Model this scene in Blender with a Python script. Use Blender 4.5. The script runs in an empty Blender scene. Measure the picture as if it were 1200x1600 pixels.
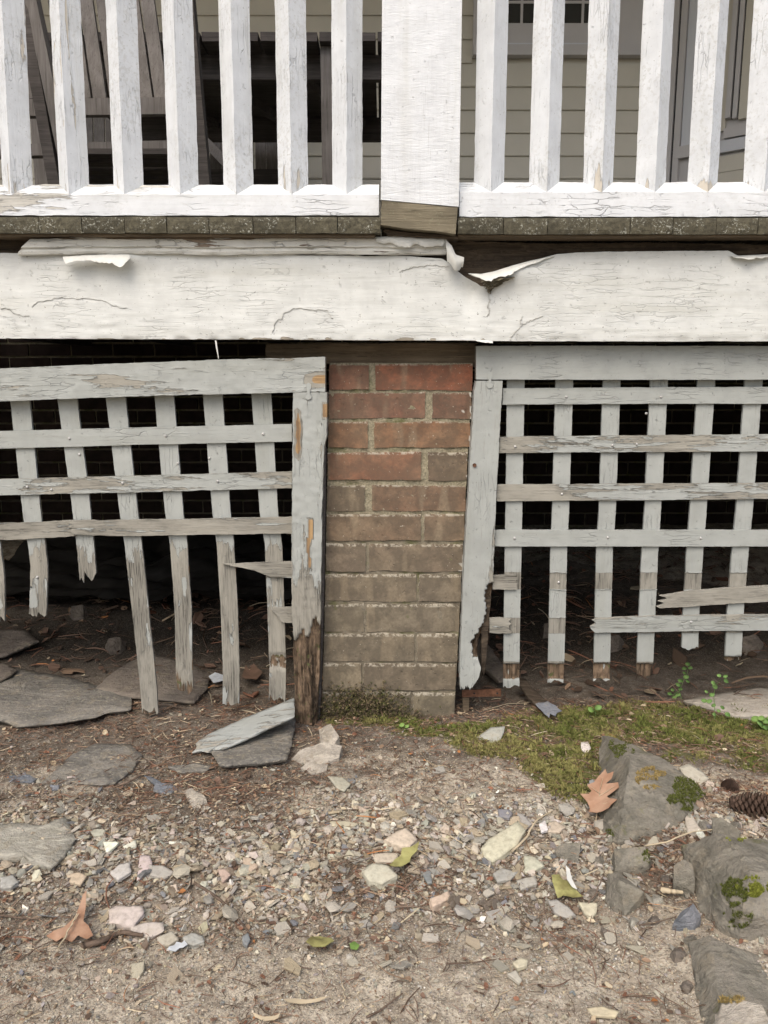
import bpy, bmesh, math, random
import numpy as np
from mathutils import Vector

# ---------------------------------------------------------------- camera, world, sun, exposure
SC = bpy.context.scene
COL = SC.collection
CX, CY, CZ = 0.0, -1.70, 0.78
PITCH = math.radians(10.0)
FPX = 1200.0
cam_d = bpy.data.cameras.new('camera'); cam = bpy.data.objects.new('camera', cam_d); COL.objects.link(cam)
cam.location = (CX, CY, CZ); cam.rotation_euler = (math.pi/2 - PITCH, 0, 0)
cam_d.sensor_fit = 'VERTICAL'; cam_d.sensor_height = 24.0; cam_d.lens = 24.0*FPX/1600.0
cam_d.clip_start = 0.02; cam_d.clip_end = 500
cam_d.dof.use_dof = True; cam_d.dof.focus_distance = 1.72; cam_d.dof.aperture_fstop = 13.0
SC.camera = cam

SUN_EL, SUN_AZ = math.radians(52), math.radians(200)     # compass style: 180 = from behind the camera
w = bpy.data.worlds.new('World'); SC.world = w; w.use_nodes = True
wn = w.node_tree
sky = wn.nodes.new('ShaderNodeTexSky'); sky.sky_type = 'NISHITA'; sky.sun_disc = False
sky.sun_elevation = SUN_EL; sky.sun_rotation = SUN_AZ; sky.air_density = 1.0; sky.dust_density = 5.0; sky.ozone_density = 0.6
bg = wn.nodes['Background']; bg.inputs['Strength'].default_value = 0.15
wn.links.new(sky.outputs[0], bg.inputs['Color'])
sd = bpy.data.lights.new('sun', 'SUN'); sd.energy = 0.75; sd.angle = math.radians(40); sd.color = (1.0, 0.985, 0.93)
sun = bpy.data.objects.new('sun', sd); COL.objects.link(sun)
dirv = Vector((math.sin(SUN_AZ)*math.cos(SUN_EL), math.cos(SUN_AZ)*math.cos(SUN_EL), math.sin(SUN_EL)))
sun.rotation_euler = (-dirv).to_track_quat('-Z', 'Y').to_euler()
SC.view_settings.view_transform = 'Standard'; SC.view_settings.look = 'None'
SC.view_settings.exposure = 0.60; SC.view_settings.gamma = 1.0; SC.view_settings.use_curve_mapping = False

# ---------------------------------------------------------------- small maths
rng = np.random.default_rng(7); R = random.Random(11)
cp, sp = math.cos(PITCH), math.sin(PITCH)
def ray(px, py):
    dx = (px-600)/FPX; dv = (800-py)/FPX
    return np.array([dx, cp+dv*sp, -sp+dv*cp])
def at(px, py, Y):                                          # pixel of the photo -> point on the upright plane y = Y
    d = ray(px, py); t = (Y-CY)/d[1]
    return np.array([CX+d[0]*t, Y, CZ+d[2]*t])
def hit(px, py, P0, n):
    d = ray(px, py); c = np.array([CX, CY, CZ]); t = np.dot(np.array(P0)-c, n)/np.dot(d, n)
    return c+d*t
def _h(ix, iy, s):
    a = (ix.astype(np.int64)*374761393 + iy.astype(np.int64)*668265263 + s*1442695041) & 0x7fffffff
    a = ((a ^ (a >> 13))*1274126177) & 0x7fffffff
    return ((a ^ (a >> 16)) & 0xffff)/65535.0
def vn(x, y, s=0):                                          # value noise, -1..1
    x = np.asarray(x, float); y = np.asarray(y, float)
    ix = np.floor(x); iy = np.floor(y); fx = x-ix; fy = y-iy
    fx = fx*fx*(3-2*fx); fy = fy*fy*(3-2*fy); ix = ix.astype(int); iy = iy.astype(int)
    a = _h(ix, iy, s); b = _h(ix+1, iy, s); c = _h(ix, iy+1, s); d = _h(ix+1, iy+1, s)
    return ((a*(1-fx)+b*fx)*(1-fy)+(c*(1-fx)+d*fx)*fy)*2-1
def fbm(x, y, o=4, s=0):
    r = 0; a = .5; x = np.asarray(x, float); y = np.asarray(y, float)
    for k in range(o):
        r = r + a*vn(x, y, s+k*17); x = x*2.03+3.1; y = y*2.03+1.7; a *= .5
    return r
def sst(a, b, x): 
    t = np.clip((np.asarray(x, float)-a)/(b-a), 0, 1); return t*t*(3-2*t)
def hgt(x, y):                                              # the lie of the ground
    x = np.asarray(x, float); y = np.asarray(y, float)
    z = fbm(x*2.5, y*2.5, 2, 3)*.018 + fbm(x*13, y*13, 3, 9)*.010 + fbm(x*60, y*60, 2, 21)*.0035
    z = z + .025*sst(.30, .6, x)*sst(-.2, -.5, y)           # bank on the right
    z = z - .018*np.exp(-((y+.66)/.10)**2)*sst(-1.2, -.2, x)*sst(.5, .2, x)      # drip line trough
    z = z + .05*sst(.5, 1.4, y)*fbm(x*4, y*4, 3, 31)
    far = np.clip((np.hypot(x, y)-4)/10, 0, 1)
    return z*(1-far)
def gp(px, py, dz=0.0):                                     # pixel -> point on the ground
    z = 0.0
    for _ in range(7):
        d = ray(px, py); t = (z-CZ)/d[2]; p = np.array([CX+d[0]*t, CY+d[1]*t, z]); z = .5*z+.5*(float(hgt(p[0], p[1]))+dz)
    return p

# ---------------------------------------------------------------- nodes
class NT:
    def __init__(s, name):
        s.m = bpy.data.materials.new(name); s.m.use_nodes = True; s.t = s.m.node_tree
        s.b = s.t.nodes['Principled BSDF']; s.out = s.t.nodes['Material Output']
    def n(s, ty, ins=None, **pr):
        nd = s.t.nodes.new(ty)
        for k, v in pr.items(): setattr(nd, k, v)
        for k, v in (ins or {}).items(): s.set(nd, k, v)
        return nd
    def set(s, nd, k, v):
        i = nd.inputs[k]
        if isinstance(v, bpy.types.NodeSocket): s.t.links.new(v, i)
        elif isinstance(v, (tuple, list)) and len(v) == 3 and i.type == 'RGBA': i.default_value = (*v, 1)
        else: i.default_value = v
    def ma(s, op, a, b=0.0, c=None, clamp=False):
        nd = s.n('ShaderNodeMath', operation=op); nd.use_clamp = clamp
        s.set(nd, 0, a); s.set(nd, 1, b)
        if c is not None: s.set(nd, 2, c)
        return nd.outputs[0]
    def mix(s, f, a, b, mode='MIX'):
        nd = s.n('ShaderNodeMix', data_type='RGBA', blend_type=mode); nd.clamp_factor = True
        s.set(nd, 0, f); s.set(nd, 6, a); s.set(nd, 7, b); return nd.outputs[2]
    def noise(s, v, sc, det=4, ro=.6, dist=0):
        return s.n('ShaderNodeTexNoise', {'Vector': v, 'Scale': sc, 'Detail': det, 'Roughness': ro, 'Distortion': dist}).outputs[0]
    def ncol(s, v, sc, det=3):
        return s.n('ShaderNodeTexNoise', {'Vector': v, 'Scale': sc, 'Detail': det}).outputs[1]
    def rng(s, v, a, b, c=0.0, d=1.0, smooth=True):
        nd = s.n('ShaderNodeMapRange', interpolation_type='SMOOTHSTEP' if smooth else 'LINEAR')
        for k, x in enumerate((v, a, b, c, d)): s.set(nd, k, x)
        return nd.outputs[0]
    def vor(s, v, sc, feat='F1', out=0, rand=1.0):
        nd = s.n('ShaderNodeTexVoronoi', {'Vector': v, 'Scale': sc, 'Randomness': rand}, feature=feat); return nd.outputs[out]
    def coords(s, scale=(1, 1, 1)):
        tc = s.n('ShaderNodeTexCoord').outputs['Object']; oi = s.n('ShaderNodeObjectInfo')
        r = s.ma('MULTIPLY', oi.outputs['Random'], 37.0)
        cmb = s.n('ShaderNodeCombineXYZ', {0: r, 1: s.ma('MULTIPLY', r, 1.7), 2: s.ma('MULTIPLY', r, .6)}).outputs[0]
        v = s.n('ShaderNodeVectorMath', operation='ADD'); s.set(v, 0, tc); s.set(v, 1, cmb)
        return v.outputs[0]
    def sv(s, v, sc):
        m = s.n('ShaderNodeVectorMath', operation='MULTIPLY'); s.set(m, 0, v); m.inputs[1].default_value = sc; return m.outputs[0]
    def attr(s, name, out=2):
        return s.n('ShaderNodeAttribute', attribute_name=name).outputs[out]
    def bump(s, h, dist=.001, st=1.0, prev=None):
        ins = {'Height': h, 'Distance': dist, 'Strength': st}
        if prev is not None: ins['Normal'] = prev
        return s.n('ShaderNodeBump', ins).outputs[0]
    def fin(s, col, rough=.8, nrm=None, spec=.3):
        s.set(s.b, 'Base Color', col); s.set(s.b, 'Roughness', rough); s.b.inputs['Specular IOR Level'].default_value = spec
        if nrm is not None: s.set(s.b, 'Normal', nrm)
        return s.m

def paint(name, col, ax, amount=0.0, crack=.5, speck=.3, wood=(.23, .195, .155), wrough=.5, lichen=0.0, ripple=0.0, fibre=.35):
    """weathered paint over wood: ax = grain axis (0 along x, 2 along z)"""
    n = NT(name); v = n.coords()
    s1 = [70, 70, 70]; s1[ax] = 5; s2 = [16, 16, 16]; s2[ax] = 4; s3 = [420, 420, 420]; s3[ax] = 16
    fib = n.noise(n.sv(v, s1), 1, 5, .65, .3); crs = n.noise(n.sv(v, s2), 1, 5, .7, .4); fine = n.noise(n.sv(v, s3), 1, 3, .6)
    wear = n.ma('ADD', n.attr('wear'), amount)
    oc = n.n('ShaderNodeObjectInfo').outputs['Color']
    wr = n.n('ShaderNodeSeparateColor', {0: oc}).outputs[0]          # per object wear: 1 = sound, 0 = worn
    wear = n.ma('ADD', wear, n.ma('MULTIPLY', n.ma('SUBTRACT', 1.0, wr), .85))
    field = n.ma('ADD', n.ma('MULTIPLY', fib, .5), n.ma('MULTIPLY', crs, .5))
    field = n.ma('ADD', field, n.ma('MULTIPLY', wear, .42))
    bare = n.rng(field, .695, .715)
    lip = n.rng(field, .655, .70)
    rot = n.attr('rot')
    # thin paint cracks
    cs = [95, 95, 95]; cs[ax] = 8
    dv = n.n('ShaderNodeVectorMath', operation='ADD'); n.set(dv, 0, n.sv(v, cs)); 
    wob = n.n('ShaderNodeVectorMath', operation='SCALE'); n.set(wob, 0, n.ncol(v, 30)); wob.inputs[3].default_value = .8; n.set(dv, 1, wob.outputs[0])
    ed = n.vor(dv.outputs[0], 1.0, 'DISTANCE_TO_EDGE')
    cmask = n.ma('MULTIPLY', n.rng(n.noise(v, 9, 3), .50, .62), crack)
    cr = n.ma('MULTIPLY', n.rng(ed, .0, .04, 1, 0), cmask)
    cr = n.ma('MULTIPLY', cr, n.ma('SUBTRACT', 1.0, bare))
    # fibre hairlines in the paint
    hair = n.ma('MULTIPLY', n.rng(fine, .60, .70), n.rng(crs, .45, .7))
    mott = n.noise(v, 22, 4, .6)
    brush = n.noise(n.sv(v, [x*2.2 for x in s1]), 1, 4, .7)
    ding = n.rng(n.noise(v, 95, 3, .6), .665, .70)
    c = n.mix(n.rng(mott, .3, .75), col, tuple(x*.86 for x in col))
    stain = n.rng(n.noise(n.sv(v, [s*.3 for s in s1]), 1, 4, .6), .48, .72)
    c = n.mix(n.ma('MULTIPLY', stain, .30), c, (col[0]*.66, col[1]*.64, col[2]*.56))
    sp1 = n.ma('MULTIPLY', n.rng(n.noise(v, 240, 2), .69, .73), speck)
    c = n.mix(sp1, c, (.16, .15, .13))
    if lichen:
        lp = n.ma('MULTIPLY', n.rng(n.noise(v, 120, 4, .7), .50, .60), n.rng(n.noise(v, 7, 2), .40, .60))
        c = n.mix(n.ma('MULTIPLY', lp, lichen), c, (.42, .42, .385))
    c = n.mix(n.ma('MULTIPLY', hair, fibre), c, (.22, .21, .18))
    c = n.mix(n.ma('MULTIPLY', n.rng(brush, .55, .75), .16), c, tuple(x*.55 for x in col))
    c = n.mix(n.ma('MULTIPLY', ding, .35), c, tuple(x*.6 for x in col))
    c = n.mix(n.ma('MULTIPLY', lip, .25), c, tuple(min(.9, x*1.08) for x in col))
    wv = n.mix(n.rng(fine, .3, .7), wood, tuple(x*.50 for x in wood))
    wv = n.mix(n.rng(fine, .54, .64), wv, tuple(x*.28 for x in wood))
    wv = n.mix(n.rng(crs, .35, .65), wv, tuple(x*1.25 for x in wood))
    gold = n.rng(n.attr('wear'), 1.5, 1.65)
    wv = n.mix(gold, wv, n.mix(n.rng(fib, .35, .65), (.42, .28, .14), (.20, .13, .075)))
    c = n.mix(bare, c, wv)
    c = n.mix(n.ma('MULTIPLY', cr, .7), c, tuple(x*.28 for x in col))
    rc = n.mix(n.rng(n.noise(n.sv(v, s1), 1, 6, .75), .35, .65), (.02, .014, .009), (.21, .15, .10))
    rc = n.mix(n.rng(n.noise(v, 60, 4), .60, .66), rc, (.09, .095, .04))
    c = n.mix(n.rng(n.ma('ADD', rot, n.ma('MULTIPLY', n.ma('SUBTRACT', fib, .5), 1.2)), .45, .55), c, rc)
    h = n.ma('SUBTRACT', n.ma('MULTIPLY', fib, .25), n.ma('MULTIPLY', bare, .9))
    h = n.ma('SUBTRACT', h, n.ma('MULTIPLY', cr, 1.0))
    h = n.ma('SUBTRACT', h, n.ma('MULTIPLY', n.ma('MULTIPLY', fine, n.ma('ADD', bare, .12)), .8))
    h = n.ma('ADD', h, n.ma('MULTIPLY', n.ma('MULTIPLY', rot, fib), 3.0))
    h = n.ma('ADD', h, n.ma('MULTIPLY', mott, .25)); h = n.ma('ADD', h, n.ma('MULTIPLY', brush, .42)); h = n.ma('SUBTRACT', h, n.ma('MULTIPLY', ding, .6))
    h = n.ma('ADD', h, n.ma('MULTIPLY', n.ma('SUBTRACT', lip, bare), .35))
    if ripple:
        rs = [30, 30, 30]; rs[2 if ax == 2 else 0] = 170
        h = n.ma('ADD', h, n.ma('MULTIPLY', n.noise(n.sv(v, (45, 45, 260)), 1, 4, .7, .8), ripple))
    return n.fin(c, n.rng(bare, 0, 1, wrough, .9), n.bump(h, .0016, .9))

def wood(name, a, b, ax=0, rough=.85, bs=1.0, lichen=None, liamt=.6):
    n = NT(name); v = n.coords(); s = [110, 110, 110]; s[ax] = 5; s2 = [400, 400, 400]; s2[ax] = 14
    f = n.noise(n.sv(v, s), 1, 5, .65, .5); g = n.noise(n.sv(v, s2), 1, 3); m = n.noise(v, 8, 3)
    c = n.mix(n.rng(f, .3, .7), a, b); c = n.mix(n.ma('MULTIPLY', n.rng(m, .4, .7), .5), c, tuple(x*.55 for x in a))
    c = n.mix(n.ma('MULTIPLY', n.rng(g, .55, .7), .6), c, tuple(x*.35 for x in a))
    if lichen:
        l = n.ma('MULTIPLY', n.rng(n.noise(v, 230, 4, .75), .56, .60), n.rng(n.noise(v, 28, 3), .44, .60))
        c = n.mix(n.ma('MULTIPLY', l, liamt), c, lichen)
    h = n.ma('ADD', f, n.ma('MULTIPLY', g, .8))
    return n.fin(c, rough, n.bump(h, .0015*bs, .8))

def plain(name, col, rough=.7, var=.25, sc=20, bs=.3, spec=.3, metallic=0):
    n = NT(name); v = n.coords(); m = n.noise(v, sc, 4)
    c = n.mix(n.rng(m, .3, .7), col, tuple(x*(1-var) for x in col)); f = n.noise(v, sc*12, 3)
    n.b.inputs['Metallic'].default_value = metallic
    return n.fin(c, rough, n.bump(n.ma('ADD', m, n.ma('MULTIPLY', f, .4)), .001*bs, .6), spec)

M = {}
M['rail_h'] = paint('rail_paint_h', (.70, .73, .75), 0, .05, .9, .25, wood=(.46, .45, .41), lichen=.15)
M['rail_v'] = paint('baluster_paint', (.69, .72, .74), 2, .0, .5, .5, wood=(.46, .43, .37), lichen=.36)
M['post'] = paint('post_paint', (.68, .71, .73), 2, -.45, .0, .1, ripple=.8)
M['fascia'] = paint('fascia_paint', (.645, .665, .64), 0, -.02, .42, .9, wood=(.30, .275, .225), fibre=.34)
M['mould'] = paint('moulding_paint', (.65, .655, .61), 0, .10, .9, .6, wood=(.2, .16, .12))
M['lat_h'] = paint('lattice_paint_h', (.375, .395, .375), 0, .05, .55, .5, fibre=.75, wood=(.26, .25, .215))
M['lat_v'] = paint('lattice_paint_v', (.375, .395, .375), 2, .02, .45, .6, fibre=.6, wood=(.26, .25, .215))
M['peel'] = plain('peeled_paint', (.64, .65, .61), .55, .12, 60, 1.0)
M['beam'] = wood('old_beam', (.115, .088, .058), (.20, .155, .105), 0, bs=1.5)
M['rotw'] = wood('rotten_wood', (.04, .03, .021), (.13, .10, .07), 0, bs=3)
M['deckend'] = wood('deck_end_grain', (.055, .05, .034), (.115, .105, .07), 1, bs=.8, lichen=(.42, .43, .37), liamt=.75)
M['block'] = wood('sill_block', (.12, .105, .07), (.23, .20, .14), 0, bs=1.3, lichen=(.30, .30, .2), liamt=.4)
M['teak'] = wood('weathered_teak', (.165, .152, .14), (.235, .22, .21), 2, bs=.5)
M['teakd'] = wood('dark_teak', (.07, .062, .058), (.125, .112, .104), 0, bs=.5)
M['siding'] = plain('vinyl_siding', (.62, .59, .50), .5, .06, 6, .25)
M['trimg'] = plain('grey_trim', (.56, .545, .535), .5, .05, 5, .1)
M['trimb'] = plain('pale_trim', (.64, .66, .69), .45, .04, 5, .1)
M['gasket'] = plain('dark_gasket', (.02, .02, .02), .6, .1)
M['rust'] = plain('rusty_metal', (.20, .10, .06), .8, .5, 90, 1, metallic=.3)
M['nail'] = plain('galvanised_nail', (.55, .55, .53), .45, .4, 200, .5)
M['stem'] = plain('stem', (.22, .15, .08), .7, .3)
M['twig'] = wood('twig_bark', (.10, .07, .05), (.22, .165, .125), 0, bs=1)
M['straw'] = plain('dry_straw', (.50, .42, .29), .7, .2)
M['white'] = plain('white_scrap', (.62, .66, .69), .6, .25, 60)
M['glass'] = NT('window_glass').m
b_ = M['glass'].node_tree.nodes['Principled BSDF']; b_.inputs['Base Color'].default_value = (.015, .018, .016, 1); b_.inputs['Roughness'].default_value = .04; b_.inputs['Specular IOR Level'].default_value = .6

def brick_mat():
    n = NT('old_brick'); v = n.coords(); oc = n.n('ShaderNodeObjectInfo').outputs['Color']
    m = n.noise(v, 22, 5, .65); f = n.noise(v, 160, 4, .7); st = n.noise(n.sv(v, (26, 26, 5)), 1, 3, .5)
    oc = n.mix(n.rng(n.noise(v, 9, 3), .3, .7, .12, .42), oc, (.23, .195, .135)); oc = n.mix(1.0, oc, (1.18, 1.18, 1.16), 'MULTIPLY'); dk = n.mix(.45, oc, (.06, .052, .042), 'MIX')
    c = n.mix(n.rng(m, .38, .58), oc, dk)
    zz = n.n('ShaderNodeSeparateXYZ', {0: n.n('ShaderNodeTexCoord').outputs['Object']}).outputs[2]
    eff = n.ma('MULTIPLY', n.rng(zz, .0235, .0285), n.rng(n.noise(v, 110, 4, .7), .44, .58))
    c = n.mix(n.ma('MULTIPLY', n.rng(st, .54, .66), .38), c, (.33, .27, .185))
    c = n.mix(n.ma('MULTIPLY', n.rng(f, .35, .65), .35), c, (.10, .085, .065))
    c = n.mix(n.rng(n.noise(v, 210, 2), .70, .74), c, (.42, .38, .30))
    c = n.mix(n.ma('MULTIPLY', eff, .85), c, (.50, .46, .37))
    c = n.mix(n.rng(n.attr('wear'), .3, .6), c, (.52, .51, .46))
    h = n.ma('ADD', n.ma('MULTIPLY', f, .7), n.ma('MULTIPLY', m, .8))
    pit = n.rng(n.noise(v, 130, 2), .66, .74)
    return n.fin(c, .92, n.bump(n.ma('SUBTRACT', h, pit), .0016, .8), .15)
M['brick'] = brick_mat()
def mortar_mat():
    n = NT('lime_mortar'); v = n.coords(); f = n.noise(v, 240, 4, .7); m = n.noise(v, 18, 4)
    zz = n.n('ShaderNodeSeparateXYZ', {0: n.n('ShaderNodeTexCoord').outputs['Object']}).outputs[2]
    c = n.mix(n.rng(f, .35, .65), (.36, .325, .235), (.21, .19, .13)); c = n.mix(n.rng(zz, .15, -.05), c, (.21, .185, .14)); c = n.mix(n.rng(m, .5, .7), c, (.15, .15, .075))
    return n.fin(c, .95, n.bump(f, .003, .9), .1)
M['mortar'] = mortar_mat()
def rock_mat(name, a, b, moss=.5, sc=1.0, speck=None):
    n = NT(name); v = n.coords(); m = n.noise(v, 11*sc, 5, .6, .3); f = n.noise(v, 110, 5, .7); l = n.noise(n.sv(v, (20, 60, 60)), 1, 5, .65, .6)
    c = n.mix(n.rng(m, .38, .62), a, b); c = n.mix(n.ma('MULTIPLY', n.rng(n.noise(v, 30, 5, .7, .6), .52, .62), .5), c, (.27, .235, .175)); c = n.mix(n.ma('MULTIPLY', n.rng(l, .5, .62), .55), c, tuple(min(.6, x*1.7) for x in a))
    c = n.mix(n.ma('MULTIPLY', n.rng(f, .45, .7), .4), c, tuple(x*.5 for x in a))
    if speck:
        c = n.mix(n.ma('MULTIPLY', n.rng(n.noise(n.sv(v, (95, 150, 95)), 1, 4, .7), .53, .66), .55), c, speck)
    if moss:
        c = n.mix(n.ma('MULTIPLY', n.rng(n.noise(v, 14, 5, .7), .58, .66), moss), c, (.13, .135, .045))
    return n.fin(c, .88, n.bump(n.ma('ADD', n.ma('MULTIPLY', f, .9), n.ma('ADD', n.ma('MULTIPLY', l, 1.3), n.ma('MULTIPLY', n.noise(v, 420, 2), .3))), .006, .9), .2)
M['rock'] = rock_mat('grey_green_rock', (.17, .16, .13), (.26, .24, .20), .5)
M['slab'] = rock_mat('dark_slate', (.155, .148, .132), (.24, .225, .195), .0, speck=(.42, .38, .29))
M['slabp'] = rock_mat('pale_slate', (.33, .315, .265), (.38, .365, .315), .1)
M['slabd'] = rock_mat('brown_slate', (.15, .13, .11), (.23, .20, .165), .0)
M['slabb'] = rock_mat('blue_slate', (.155, .17, .19), (.24, .25, .27), .0)
M['conc'] = rock_mat('pale_concrete', (.34, .31, .26), (.46, .42, .36), .05)
def chip_mat(tint=False):
    n = NT('stone_chip_tinted' if tint else 'stone_chip'); v = n.coords() if not tint else n.n('ShaderNodeTexCoord').outputs['Object']
    base = n.attr('tint', 0) if tint else n.n('ShaderNodeObjectInfo').outputs['Color']
    f = n.noise(v, 130, 4, .7); m = n.noise(v, 40, 3)
    c = n.mix(n.ma('MULTIPLY', n.rng(f, .4, .7), .35), base, (.12, .10, .075)); c = n.mix(n.ma('MULTIPLY', n.rng(m, .45, .7), .3), c, (.42, .37, .28))
    return n.fin(c, .85, n.bump(n.ma('ADD', f, m), .0012, .8), .2)
M['chip'] = chip_mat(); M['gravel'] = chip_mat(True)
def tint_mat(name, rough=.8, sub=0):
    n = NT(name); return n.fin(n.attr('tint', 0), rough, None, .15)
M['litter'] = tint_mat('litter'); M['moss'] = tint_mat('moss_blades', .9)
def leafm(name, a, b, sc=30):
    n = NT(name); v = n.coords(); m = n.noise(v, sc, 4); f = n.noise(v, 300, 3)
    c = n.mix(n.rng(m, .35, .65), a, b); c = n.mix(n.rng(n.attr('wear'), .2, .8), c, tuple(min(.8, x*1.5) for x in a))
    return n.fin(c, .6, n.bump(n.ma('ADD', m, f), .0008, .6), .25)
M['oak'] = leafm('oak_leaf_brown', (.42, .27, .185), (.33, .19, .12))
M['oakd'] = leafm('dull_leaf', (.22, .14, .10), (.15, .10, .07))
M['yleaf'] = leafm('yellowing_leaf', (.34, .33, .13), (.17, .155, .06))
M['gleaf'] = leafm('green_leaf', (.10, .19, .05), (.16, .27, .08))
M['limeleaf'] = leafm('lime_leaf', (.19, .30, .08), (.14, .24, .06))
M['cone'] = plain('pine_cone', (.11, .07, .05), .8, .5, 60, 1)
M['wood_leaves'] = leafm('far_leaves', (.04, .07, .02), (.07, .10, .03), 2)
M['ceil'] = plain('ceiling_paint', (.78, .77, .74), .6, .05)

def ground_mat():
    n = NT('ground_soil'); v = n.n('ShaderNodeTexCoord').outputs['Object']
    hum = n.attr('humus'); mos = n.attr('moss')
    big = n.noise(v, 3, 4); m = n.noise(v, 25, 5, .65); f = n.noise(v, 180, 4, .7)
    tan = n.mix(n.rng(m, .3, .7), (.55, .495, .40), (.29, .25, .195))
    drk = n.mix(n.rng(m, .3, .7), (.205, .178, .145), (.105, .088, .07))
    drk = n.mix(n.attr('porch_shade'), drk, (.042, .038, .032))  # shade under the porch painted in by darkening the soil colour
    hm = n.rng(n.ma('ADD', hum, n.ma('MULTIPLY', n.ma('SUBTRACT', m, .5), .9)), .25, .75)
    c = n.mix(hm, tan, drk)
    v1 = n.n('ShaderNodeTexVoronoi', {'Vector': v, 'Scale': 290.0}, feature='F1')
    rc = n.n('ShaderNodeSeparateColor', {0: v1.outputs[1]})
    bandm = n.attr('band'); c = n.mix(n.ma('MULTIPLY', bandm, .65), c, (.15, .12, .09))  # soil darkened beneath the gravel strip to paint shaded crevices between chips
    grain = n.ma('MULTIPLY', n.rng(rc.outputs[0], .50, .62), n.rng(v1.outputs[0], .30, .52, 1, 0))
    grain = n.ma('MULTIPLY', grain, n.rng(hm, 0, 1, .9, .30))
    gc = n.mix(rc.outputs[1], (.62, .56, .45), (.30, .27, .24))
    c = n.mix(grain, c, gc)
    c = n.mix(n.ma('MULTIPLY', n.rng(f, .45, .65), .5), c, (.12, .09, .065))
    mm = n.rng(n.ma('ADD', mos, n.ma('MULTIPLY', n.ma('SUBTRACT', m, .5), .8)), .45, .7)
    c = n.mix(mm, c, n.mix(f, (.15, .145, .055), (.09, .10, .035)))
    h = n.ma('ADD', n.ma('MULTIPLY', f, 1.1), n.ma('MULTIPLY', grain, .6))
    h = n.ma('ADD', h, n.ma('MULTIPLY', m, 1.5))
    return n.fin(c, .95, n.bump(h, .004, .9), .1)
M['ground'] = ground_mat()

# ---------------------------------------------------------------- object builders
WL = {}
def tag(o, label=None, cat=None, group=None, kind=None):
    if label: o['label'] = label
    if cat: o['category'] = cat
    if group: o['group'] = group
    if kind: o['kind'] = kind
    return o
def thing(name, label, cat, loc, group=None):
    o = bpy.data.objects.new(name, None); COL.objects.link(o); o.empty_display_size = .05
    o.location = tuple(float(a) for a in loc); WL[o.name] = np.array(loc, float); return tag(o, label, cat, group)
def link(name, me, parent, c, color=None):
    o = bpy.data.objects.new(name, me); COL.objects.link(o)
    if parent is not None: o.parent = parent; o.location = tuple(np.array(c, float)-WL[parent.name])
    else: o.location = tuple(float(a) for a in c)
    WL[o.name] = np.array(c, float)
    if color is not None: o.color = (*color, 1)
    return o
def mk(name, V, F, mat, parent=None, smooth=False, attrs=None, color=None, sm=None):
    V = np.asarray(V, float); c = (V.min(0)+V.max(0))/2
    me = bpy.data.meshes.new(name); F = [tuple(int(i) for i in f) for f in F] if not isinstance(F, np.ndarray) else F.tolist()
    me.from_pydata((V-c).tolist(), [], F)
    if sm is not None: me.polygons.foreach_set('use_smooth', np.asarray(sm, bool))
    elif smooth: me.polygons.foreach_set('use_smooth', np.ones(len(F), bool))
    for k, a in (attrs or {}).items():
        a = np.asarray(a, float)
        if a.ndim == 1: at_ = me.attributes.new(k, 'FLOAT', 'POINT'); at_.data.foreach_set('value', a)
        else: at_ = me.attributes.new(k, 'FLOAT_COLOR', 'POINT'); at_.data.foreach_set('color', np.c_[a, np.ones(len(a))].ravel())
    me.materials.append(mat)
    return link(name, me, parent, c, color)
class G:                                                    # collects sheets into one mesh
    def __init__(s): s.V = []; s.F = []; s.S = []; s.A = {}; s.n = 0
    def sheet(s, P, smooth=False, flip=False, **attrs):     # P: (r,c,3)
        r, c = P.shape[:2]; s.V.append(P.reshape(-1, 3)); i = np.arange(r*c).reshape(r, c)+s.n
        q = np.stack([i[:-1, :-1], i[:-1, 1:], i[1:, 1:], i[1:, :-1]], -1).reshape(-1, 4)
        if flip: q = q[:, ::-1]
        s.F.append(q); s.S.append(np.full(len(q), smooth))
        for k in ('wear', 'rot'):
            a = attrs.get(k); s.A.setdefault(k, []).append(np.zeros(r*c) if a is None else np.broadcast_to(a, (r, c)).ravel())
        s.n += r*c
    def build(s, name, mat, parent=None, color=None):
        A = {k: np.concatenate(v) for k, v in s.A.items()}
        A = {k: v for k, v in A.items() if v.max() > 0}
        return mk(name, np.concatenate(s.V), np.concatenate(s.F), mat, parent, attrs=A, color=color, sm=np.concatenate(s.S))
_seed = [0]
def resamp(pl, n):
    pl = np.array(pl, float); d = np.r_[0, np.cumsum(np.hypot(*(np.diff(pl[:, :2], axis=0).T)))]; t = np.linspace(0, d[-1], n)
    return np.stack([np.interp(t, d, pl[:, k]) for k in range(pl.shape[1])], -1)
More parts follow.
